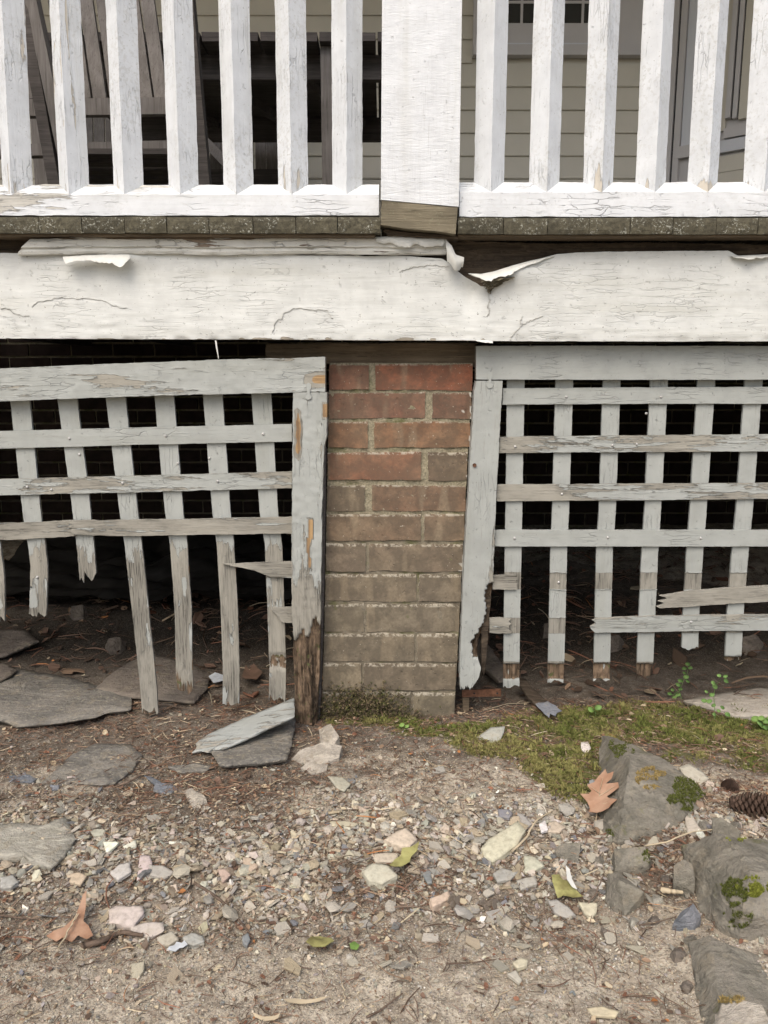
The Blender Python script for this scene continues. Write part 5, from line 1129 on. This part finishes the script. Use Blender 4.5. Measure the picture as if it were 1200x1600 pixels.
def litter(n, f, smean, tp, nm, wt, x0=-.85, x1=.85, y0=-.98, y1=.1, lift=.002, sg=.4, tiltv=.22):
    x = rng.uniform(x0, x1, n*4); y = rng.uniform(y0, y1, n*4); k = rng.uniform(0, 1, n*4) < f(x, y); x, y = x[k][:n], y[k][:n]; m = len(x)
    s = np.exp(rng.normal(math.log(smean), sg, m)); t = lit[rng.choice(len(lit), m, p=np.array(wt)/sum(wt))]*rng.uniform(.75, 1.2, (m, 1))
    scatter(nm, tp, np.stack([x, y, hgt(x, y)+lift+rng.uniform(0, .004, m)], -1), s, np.stack([rng.normal(0, .3, m), rng.normal(0, tiltv, m), rng.uniform(0, 6.28, m)], -1), t, M['litter'])
spots = [(.50, -.47, .09), (.62, -.50, .08), (.55, -.68, .06), (.68, -.36, .06), (-.49, -.36, .06), (-.3, -.34, .10), (-.0, -.585, .10), (.06, -.60, .07), (.46, -.56, .07), (.50, -.63, .06), (-.34, -.30, .06), (.62, -.40, .07), (-.58, -.70, .08), (.38, -.50, .06)]
def dens(x, y):
    d = .22+.45*humus_m(x, y)
    for a, b, r_ in spots: d = d+1.0*np.exp(-(((x-a)/r_)**2+((y-b)/(r_*.6))**2))
    return np.clip(d*(.5+.6*sst(-.3, .4, fbm(x*13, y*13, 2, 99))), 0, 1)
litter(21000, dens, .016, NT_, 'dry_needles', [4, 5, 1.3, 2.4, 6, .6, .1])
litter(8000, dens, .0075, FT, 'leaf_litter', [4, 5, 1.6, 2, 6, 1.0, .3])
litter(2200, lambda x, y: .3+.7*sst(-.3, .3, fbm(x*5, y*5, 2, 88)), .024, FT+[chip_tpl(0, 6, 40)], 'porch_debris', [2, 5, .6, 3, 7, .4, .2], -1.6, 1.6, .08, 2.1, .006, .5, .4)
litter(2600, lambda x, y: .3+.7*sst(-.3, .3, fbm(x*5, y*5, 2, 89)), .045, NT_, 'porch_twigs', [2, 5, .6, 3, 7, .4, .2], -1.6, 1.6, .05, 2.1, .008, .4)

# moss: tufts of tiny blades
def tuft(seed, up=1.0):
    r = random.Random(seed); V = []; F = []
    for k in range(7):
        a = r.uniform(0, 6.28); t = r.uniform(.15, .95); w_ = .11; c, s = math.cos(a), math.sin(a); b = len(V); L = r.uniform(.6, 1.1); ox, oy = r.uniform(-.25, .25), r.uniform(-.25, .25)
        V += [(ox-s*w_, oy+c*w_, 0), (ox+s*w_, oy-c*w_, 0), (ox+c*L*t*.55+s*w_*.7, oy+s*L*t*.55-c*w_*.7, L*.6*up), (ox+c*L*t*.55-s*w_*.7, oy+s*L*t*.55+c*w_*.7, L*.6*up), (ox+c*L*t, oy+s*L*t, L*up*.85)]
        F += [(b, b+1, b+2, b+3), (b+3, b+2, b+4)]
    return np.array(V), F, .5
TF = [tuft(i) for i in range(6)]
n = 75000; x = rng.uniform(-.2, 1.0, n); y = rng.uniform(-.5, .1, n); mm = moss_m(x, y); k = rng.uniform(0, 1, n) < sst(.32, .8, mm)*sst(-.35, .15, fbm(x*30, y*30, 3, 61))
x, y, mm = x[k], y[k], mm[k]; n = len(x); q = fbm(x*14, y*14, 3, 66); s = np.exp(rng.normal(math.log(.0050), .35, n))*(.7+.5*mm)
g1, g2, g3 = np.array([.15, .165, .045]), np.array([.27, .235, .10]), np.array([.10, .125, .032])
f = np.clip(.45+q*1.6+rng.normal(0, .30, n)+.9*sst(.50, .30, x)*sst(-.12, -.26, y), 0, 1)[:, None]; tt = (g3*(1-f)+g2*f)*.6+g1*.4
scatter('moss', TF, np.stack([x, y, hgt(x, y)-.0005+.005*sst(.4, 1, mm)*(.6+1.0*fbm(x*45, y*45, 2, 4))], -1), s, np.stack([rng.normal(0, .25, n), rng.normal(0, .25, n), rng.uniform(0, 6.28, n)], -1), tt*rng.uniform(.7, 1.35, (n, 1)), M['moss'])
# moss cushions on the rocks and feathery moss on the foot of the pier
from mathutils.bvhtree import BVHTree
BV = [BVHTree.FromPolygons(co.tolist(), F) for co, F in ROCKV]
def onrock(px, py):
    d = Vector(ray(px, py)).normalized(); best = None
    for b in BV:
        h = b.ray_cast(Vector((CX, CY, CZ)), d)
        if h[0] is not None and (best is None or h[3] < best[3]): best = h
    g_ = gp(px, py)
    if best is None or (Vector(g_)-Vector((CX, CY, CZ))).length < best[3]: return None
    return np.array(best[0])
def mossat(nm, specs, base=(.13, .135, .03)):
    P = []; S = []; T = []; E = []
    for (px, py, rx, ry, h0, h1, k, col) in specs:
        for _ in range(k):
            a = R.uniform(0, 6.28); r_ = math.sqrt(R.random()); u, v = r_*math.cos(a), r_*math.sin(a)
            if float(fbm(u*2.3+px, v*2.3+py, 3, 3))*2.2+.75 < r_*1.15: continue
            p = onrock(px+u*rx, py+v*ry)
            if p is None: continue
            P.append(p); S.append(R.uniform(.002, .0045)); T.append(np.array(col)*R.uniform(.55, 1.4)); E.append((R.gauss(0, .35), R.gauss(0, .35), R.uniform(0, 6.28)))
    scatter(nm, TF, np.array(P), np.array(S), np.array(E), np.array(T), M['moss'])
O_, Y_, D_ = (.10, .115, .03), (.20, .22, .04), (.33, .25, .10)
mossat('rock_moss', [(1074, 1236, 36, 32, .042, .022, 2200, O_), (1018, 1216, 26, 18, .058, .052, 800, D_), (972, 1168, 22, 18, .056, .06, 700, O_), (950, 1305, 12, 9, .016, .010, 160, O_), (1180, 1386, 30, 16, .066, .06, 1100, Y_), (1145, 1395, 24, 24, .058, .05, 900, O_), (1152, 1430, 26, 22, .045, .03, 600, O_), (1150, 1312, 18, 4, .055, .055, 130, Y_), (1012, 1338, 8, 12, .03, .02, 120, O_), (1140, 1562, 24, 6, .036, .036, 160, D_)])
P = []; S = []; T = []; E = []
for _ in range(2600):
    px = R.gauss(560, 34)+R.choice((0, 0, 26)); z = abs(R.gauss(.020, .026)+.012*float(vn(px*.09, 3.3, 5)))*(1 if px < 640 else .5); 
    if px < 500 or px > 715 or z > .085: continue
    Yk = -.006-R.random()*.03*(1-z/.09); p = np.array([(px-600)/FPX*1.87, Yk, float(hgt((px-600)/FPX*1.87, Yk))+z]); P.append(p); S.append(R.uniform(.003, .0072)); E.append((-.9+R.gauss(0, .5), R.gauss(0, .5), R.uniform(-.8, .8)))
    T.append(np.array(R.choice([(.13, .12, .05), (.085, .09, .035), (.19, .155, .09), (.08, .065, .042), (.15, .115, .075)]))*R.uniform(.6, 1.3))
scatter('pier_moss', TF, np.array(P), np.array(S), np.array(E), np.array(T), M['moss'])

# ================================================================ LOOSE WOOD, LEAVES, CONES, SEEDLINGS
p0, p1 = gp(306, 1166, .006), gp(458, 1106, .035)
fs = flat('fallen_slat', 'broken grey lattice slat fallen on the slate slab beside the rotten stile', 'broken slat', [(301, 1175), (308, 1166), (306, 1160), (321, 1150), (324, 1147), (380, 1122), (420, 1106), (459, 1090), (460, 1119), (420, 1137), (372, 1160), (350, 1169), (330, 1171), (326, 1175), (314, 1172)], .006, M['lat_h'], .030, (.16, .10), rings=5, rough=.0006, jit=.0008)
fs.color = (.62, 1, 1, 1)
bl = thing('rotten_board_end', 'dark rotten board end with a blue grey splintered tip lying right of the pier', 'broken board', gp(850, 1095))
flat('board', None, None, [(806, 1062), (820, 1060), (836, 1078), (856, 1096), (870, 1104), (866, 1116), (846, 1108), (826, 1090)], .008, M['rotw'], .022, (-.15, .2), parent=bl)
flat('splintered_tip', 'blue grey splintered tip', None, [(837, 1099), (856, 1095), (866, 1101), (878, 1110), (870, 1113), (868, 1118), (860, 1114), (858, 1121), (850, 1114)], .003, M['slabb'], .026, (-.1, .2), parent=bl)
mbk = thing('wooden_stake', 'small wooden stake with a brown drilled strap at the foot of the right stile', 'stake', gp(727, 1108))
st_ = ribbon('strap', [(722, 1078.5), (783, 1076.5)], [(722, 1089.5), (783, 1088.5)], .02, .004, M['rust'], mbk, cols=4, step=.006)
for x in (741, 777): tube('drilled_hole', [at(x, 1083, .0195), at(x, 1083, .022)], .0025, M['gasket'], st_, seg=8)
ribbon('post', [(723, 1090), (723, 1113)], [(733, 1090), (733, 1112)], .022, .012, M['beam'], mbk, cols=4, step=.005, disp=.001)

def leaf(name, label, cat, pts, dz, mat, stem=None, curl=.006, th=.0005, vein=True, k=.5):
    t = thing(name, label, cat, gp(np.mean([p[0] for p in pts]), np.mean([p[1] for p in pts])))
    P = np.array([gp(x, y, dz(x, y) if callable(dz) else dz) for x, y in pts])
    bm = bmesh.new(); f = bm.faces.new([bm.verts.new(p) for p in P]); bmesh.ops.triangulate(bm, faces=[f])
    bmesh.ops.subdivide_edges(bm, edges=bm.edges[:], cuts=3, use_grid_fill=True); bmesh.ops.triangulate(bm, faces=bm.faces[:])
    co = np.array([v.co for v in bm.verts]); F = [tuple(v.index for v in f.verts) for f in bm.faces]; bm.free()
    c = co.mean(0); co[:, 2] += curl*fbm(co[:, 0]*28, co[:, 1]*28, 2, len(pts)+int(c[0]*900) % 50)+k*((co[:, 0]-c[0])**2+(co[:, 1]-c[1])**2)*4
    V = np.concatenate([co, co-(0, 0, th)]); n = len(co); F = F+[tuple(n+i for i in f[::-1]) for f in F]
    mk('blade', V, F, mat, t, smooth=True)
    if stem: tube('leaf_stem', [gp(x, y, (dz(x, y) if callable(dz) else dz)+e) for x, y, e in stem], .0009, M['straw'], t)
    return t
ok = [(195, 540), (150, 530), (156, 505), (142, 470), (100, 415), (152, 412), (166, 392), (140, 368), (182, 350), (205, 318), (246, 284), (258, 302), (296, 290), (284, 325), (250, 352), (322, 350), (326, 380), (290, 402), (255, 424), (272, 442), (316, 460), (282, 488), (266, 512), (230, 530)]
ok = [(880+x/3.75, 1130+y/3.75) for x, y in ok]
olf = lambda x, y: .022+.018*(1270-y)/60+.10*(x-930)/300
leaf('oak_leaf', 'crisp brown lobed oak leaf leaning on the ridge rock', 'leaf', ok, olf, M['oak'], [(932, 1274, .001), (931, 1282, -.004), (932, 1293, -.012)], .005)
t_ = bpy.data.objects['oak_leaf']
for a, b in (((932, 1273), (938, 1232)), ((938, 1232), (944, 1208)), ((934, 1258), (958, 1252)), ((936, 1244), (962, 1228)), ((934, 1256), (912, 1243)), ((937, 1240), (922, 1228))):
    tube('leaf_vein', [gp(a[0]+(b[0]-a[0])*u, a[1]+(b[1]-a[1])*u, olf(a[0]+(b[0]-a[0])*u, a[1]+(b[1]-a[1])*u)+.0006) for u in (0, .5, 1)], .0006, M['yleafv'] if 'yleafv' in M else M['straw'], t_, seg=4)
leaf('dead_leaf', 'pale brown torn oak leaf lying flat at the left of the gravel', 'leaf', [(72, 1462), (84, 1452), (100, 1446), (118, 1432), (130, 1404), (136, 1400), (134, 1420), (130, 1440), (138, 1448), (146, 1464), (136, 1470), (122, 1462), (112, 1472), (98, 1464), (88, 1470)], .014, M['oak'], [(120, 1428, .003), (108, 1452, .004), (92, 1480, 0)], .008)
leaf('yellow_green_leaf', 'curled yellow green leaf between two pale stones', 'leaf', [(608, 1354), (618, 1342), (626, 1336), (628, 1326), (640, 1324), (655, 1316), (652, 1328), (642, 1338), (640, 1348), (628, 1356), (616, 1357)], .022, M['yleaf'], None, .010)
leaf('yellow_leaf', 'folded yellow brown leaf right of the gravel strip', 'leaf', [(862, 1368), (874, 1366), (880, 1374), (886, 1376), (892, 1384), (902, 1392), (911, 1402), (896, 1402), (880, 1397), (872, 1400), (868, 1390), (863, 1380)], .018, M['yleaf'], None, .012)
leaf('leaf_fold', 'white underside of a folded leaf standing beside the yellow leaf', 'leaf', [(884, 1352), (890, 1358), (894, 1374), (902, 1390), (894, 1386), (886, 1374)], .028, M['peel'], None, .004)
leaf('dead_leaf', 'tan curled leaf at the lower edge of the gravel near centre', 'leaf', [(478, 1472), (486, 1462), (500, 1460), (518, 1466), (522, 1474), (508, 1482), (490, 1482)], .012, M['yleaf'], None, .010)
leaf('dead_leaf', 'dark curled leaf on the soil behind the broken slats', 'leaf', [(378, 1058), (384, 1042), (390, 1048), (396, 1040), (404, 1046), (410, 1052), (400, 1064), (388, 1066)], .02, M['oakd'], None, .010)
leaf('plastic_scrap', 'small white scrap behind the broken slats', 'scrap', [(326, 1058), (336, 1052), (350, 1056), (348, 1064), (334, 1068)], .02, M['white'], None, .004)
leaf('paper_scrap', 'small pale blue white scrap in the gravel at the left', 'scrap', [(261, 1483), (264, 1478), (272, 1475), (276, 1470), (284, 1471), (288, 1468), (293, 1473), (286, 1478), (280, 1479), (274, 1485), (266, 1484)], .012, M['white'], None, .006)
leaf('green_leaf_bit', 'tiny green leaf below the tan curled leaf', 'leaf', [(546, 1474), (554, 1470), (562, 1476), (558, 1484), (548, 1482)], .008, M['limeleaf'], None, .004)
for lab, pts in (('pale bark sliver near the bottom edge of the picture', [(444, 1563), (460, 1560), (480, 1562), (514, 1560), (500, 1566), (470, 1568), (450, 1567)]), ('curved pale bark sliver at the bottom left of centre', [(395, 1584), (410, 1588), (430, 1586), (438, 1582), (434, 1592), (412, 1594), (398, 1590)])):
    leaf('bark_sliver', lab, 'bark', pts, .008, M['straw'], None, .004)
def twig(label, pts, r, m='twig', dz=.006, grp=None, n=14):
    pp = resamp(pts, n); P = [gp(x, y, dz+.003*float(vn(i*.9, len(pts), 7)))+np.array([.0015*float(vn(i*.8, r*900, 3)), 0, 0]) for i, (x, y) in enumerate(pp)]
    return tag(tube('twig', P, r, M[m], None, seg=6), label, 'twig', grp)
twig('long dark curved twig crossing the gravel left of centre', [(306, 1380), (330, 1396), (356, 1416), (376, 1440), (392, 1462)], .0026)
twig('forked side of the long dark twig', [(352, 1412), (360, 1396), (368, 1376)], .0016)
twig('thick dark bark stick beside the large flat pale stone', [(128, 1478), (160, 1470), (190, 1456), (224, 1462)], .005)
twig('dry straw stem over the torn oak leaf', [(92, 1482), (106, 1456), (122, 1428)], .0014, 'straw', .018)
twig('thin brown stick above the large flat pale stone', [(206, 1408), (222, 1396), (245, 1376)], .0014)
twig('straight brown twig at the left edge of the gravel', [(0, 1430), (30, 1434), (62, 1436)], .0018)
twig('thin reddish root in the dark hollow right of centre', [(600, 1418), (650, 1416), (690, 1428), (720, 1432)], .0015)
twig('pale split stem beside the long pale stone', [(800, 1332), (824, 1306), (838, 1282), (860, 1268)], .0022, 'straw', .014)
twig('straw lying left of the long pale stone', [(702, 1304), (730, 1324), (756, 1342)], .0012, 'straw')
twig('brown twig standing left of the pointed grey stone', [(920, 1412), (934, 1390), (944, 1362)], .0014, 'twig', .012)
twig('long pale stem over the small rocks at the right', [(1008, 1322), (1040, 1316), (1080, 1300), (1112, 1296)], .0016, 'straw', .02)
twig('thin grey stem on the ground right of the pier', [(756, 1110), (790, 1100), (826, 1098)], .0012, 'straw')
twig('thin twig in the sandy foreground at the right', [(700, 1506), (740, 1504), (780, 1498)], .0012)
twig('twig at the bottom left of centre', [(574, 1590), (600, 1575), (628, 1552)], .0016)
twig('dark twig on the soil below the broken slats', [(230, 1100), (262, 1102), (300, 1108)], .0014)
twig('brown stick in the debris left of the rotten stile', [(180, 1230), (200, 1222), (222, 1210), (262, 1206)], .0024)
twig('short yellow stick among the small rocks', [(1036, 1391), (1050, 1393), (1066, 1394)], .0045, 'straw', .012)
twig('thin twig hanging over the small rocks', [(1000, 1446), (1030, 1440), (1056, 1432)], .0012)
twig('fine straw at the left of the sandy foreground', [(536, 1536), (540, 1570)], .0009, 'straw')
twig('thin bent twig near the lower left corner', [(30, 1500), (60, 1480), (80, 1470)], .0014)
for i in range(46):
    x, y = R.uniform(20, 1060), R.uniform(1190, 1590); a = R.uniform(0, math.pi); L = R.uniform(18, 46)
    twig(('short' if L < 28 else 'longish' if L > 38 else 'thin')+' scattered twig lying '+('level' if a < .4 or a > 2.74 else 'steeply' if 1.1 < a < 2.04 else 'slanting')+' '+where(gp(x+L*.5*math.cos(a), y+L*.3*math.sin(a))), [(x, y), (x+L*.5*math.cos(a), y+L*.3*math.sin(a)+R.uniform(-4, 4)), (x+L*math.cos(a), y+L*.55*math.sin(a))], R.uniform(.0006, .0011), R.choice(['twig', 'twig', 'straw']) if False else 'twig', .004, 'thin scattered twigs', 8)
def cone(label, c, ax, L, r):
    t = thing('pine_cone', label, 'pine cone', c); ax = np.array(ax, float); ax /= np.linalg.norm(ax); u = np.cross(ax, (0, 0, 1)); u /= np.linalg.norm(u); v = np.cross(u, ax)
    V = []; F = []
    for k in range(120):
        f = k/120; a = k*2.39996; rr = r*math.sin(math.pi*(.12+.82*f))**.7; o = c+ax*(f-.5)*L; d = u*math.cos(a)+v*math.sin(a); tn = np.cross(ax, d); b = len(V); w_ = rr*.34
        V += [o+d*rr*.25-tn*w_*.5, o+d*rr*.25+tn*w_*.5, o+d*rr+tn*w_+ax*L*.06, o+d*rr*1.08+ax*L*.085, o+d*rr-tn*w_+ax*L*.06, o+d*rr*.9+ax*L*.03]
        F += [(b, b+1, b+2, b+3, b+4), (b, b+1, b+5), (b+1, b+2, b+5), (b+2, b+3, b+5), (b+3, b+4, b+5), (b+4, b, b+5)]
    mk('scales', V, F, M['cone'], t); tube('core', [c-ax*L*.48, c, c+ax*L*.45], r*.45, M['cone'], t, seg=8)
cone('brown pine cone lying on its side at the right edge', gp(1180, 1258, .022), (1, -.25, .05), .085, .021)
cone('dark pine cone seen end on left of the other cone', gp(1140, 1230, .008), (.3, -.9, .15), .034, .014)
def seedling(label, stems, leaves, Yp, r=.0062, m='gleaf'):
    b = at(*stems[0][0], Yp); t = thing('seedling', label, 'plant', b)
    for s_ in stems: tube('stem', [at(x, y, Yp+.004*math.sin(i)) for i, (x, y) in enumerate(s_)], .0009, M['gleaf'], t, seg=5)
    for i, (x, y) in enumerate(leaves):
        c = at(x, y, Yp-.008+.016*R.random()); rr = r*R.uniform(.75, 1.15); a0 = R.uniform(0, 6.28); V = [c]; nrm = np.array([R.uniform(-.5, .5), -.6, .7]); nrm /= np.linalg.norm(nrm)
        u = np.cross(nrm, (1, .2, 0)); u /= np.linalg.norm(u); v = np.cross(nrm, u); m_ = 12
        for k in range(m_): a = 2*math.pi*k/m_; V.append(c+u*rr*math.cos(a)*.85+v*rr*1.1*math.sin(a)+nrm*.18*rr*(1+.5*math.cos(2*a+a0)))
        V = np.array(V); V = np.concatenate([V, V-nrm*.0004]); F = [(0, 1+k, 1+(k+1) % m_) for k in range(m_)]+[(m_+1, m_+2+(k+1) % m_, m_+2+k) for k in range(m_)]+[(1+k, m_+2+k, m_+2+(k+1) % m_, 1+(k+1) % m_) for k in range(m_)]
        mk('leaf', V, F, M[m] if R.random() < .75 else M['gleaf'], t, smooth=True)
c8 = lambda L: [(1000+x/6, 1000+y/6) for x, y in L]
Yp = gp(1064, 1092)[1]
seedling('upright round leaved seedling in front of the fifth right slat', [c8([(390, 560), (370, 480), (400, 400), (440, 320), (455, 250)]), c8([(380, 470), (330, 500), (290, 520)])], c8([(445, 228), (470, 262), (415, 268), (415, 310), (432, 348), (378, 382), (445, 385), (355, 420), (378, 460), (303, 468), (355, 515), (278, 505), (322, 540)]), Yp)
seedling('taller leafy seedling beside the concrete paving slab', [c8([(700, 740), (700, 620), (690, 520), (710, 420), (760, 370)])], c8([(740, 335), (800, 342), (805, 385), (685, 405), (700, 440), (620, 485), (675, 515), (600, 570), (650, 575), (690, 615), (735, 665), (695, 700), (770, 635), (820, 700), (830, 770), (890, 760)]), gp(1117, 1128)[1])
seedling('low green seedling at the right edge of the moss', [c8([(1160, 900), (1150, 820), (1120, 760)])], c8([(1080, 740), (1135, 735), (1185, 760), (1140, 805), (1170, 820), (1210, 740), (1230, 800), (1120, 780), (1240, 860)]), gp(1190, 1145)[1], .0075, 'limeleaf')
seedling('two leaved bright green sprout on the moss', [[(657, 0)]] and [[(931, 1120), (930, 1112), (927, 1108)]], [(923, 1109), (935, 1106)], gp(930, 1122)[1], .0075, 'limeleaf')
seedling('tiny lime green sprout at the foot of the pier', [[(632, 1142), (632, 1134)]], [(628, 1133), (636, 1135)], gp(632, 1142)[1], .005, 'limeleaf')
# dark crumpled sheet far under the porch
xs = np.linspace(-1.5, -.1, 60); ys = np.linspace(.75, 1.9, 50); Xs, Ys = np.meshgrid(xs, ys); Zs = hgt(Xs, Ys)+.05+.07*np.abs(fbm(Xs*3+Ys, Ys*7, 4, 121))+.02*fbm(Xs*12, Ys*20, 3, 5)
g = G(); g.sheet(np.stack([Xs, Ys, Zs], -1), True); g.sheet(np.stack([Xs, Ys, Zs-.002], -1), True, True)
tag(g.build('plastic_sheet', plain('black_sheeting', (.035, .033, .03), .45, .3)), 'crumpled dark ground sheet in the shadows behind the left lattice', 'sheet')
for i, (px, py, s) in enumerate([(122, 958, .05), (180, 1008, .05), (560+300, 985, .05), (1170, 1010, .07), (960, 1005, .05)]):
    rock('rock', ['round brown stone on the ground sheet in the dark', 'elongated mossy stone in the dark under the left side of the porch', 'dim stone in the dark behind the second right slat', 'large dim stone in the dark at the far right', 'dim stone in the dark behind the third right slat'][i], 'rock',
         [(px-s*300, py, .01), (px-s*200, py-s*220, .05), (px+s*150, py-s*260, .05), (px+s*320, py-s*60, .02), (px+s*200, py+s*160, .0), (px-s*120, py+s*190, .0)], M['slabd'], 4, .004)
# trees across the yard, seen only as reflections in the window
n = 9000; a = rng.uniform(-1.15, 1.15, n); d = rng.uniform(13, 20, n); hh = rng.uniform(.2, 10, n)*(.75+.35*vn(a*4, a*0, 6))*(.22+.78*sst(.02, .12, a)*sst(.50, .42, a)); keep = rng.uniform(0, 1, n) < .9
x = d*np.sin(a); y = -1.7-d*np.cos(a)
scatter('far_woods', [flake_tpl(3), flake_tpl(5)], np.stack([x, y, hh], -1)[keep], rng.uniform(.5, 1.1, n)[keep], rng.uniform(-3, 3, (n, 3))[keep], np.tile([[.06, .09, .035]], (n, 1))[keep], M['litter'])
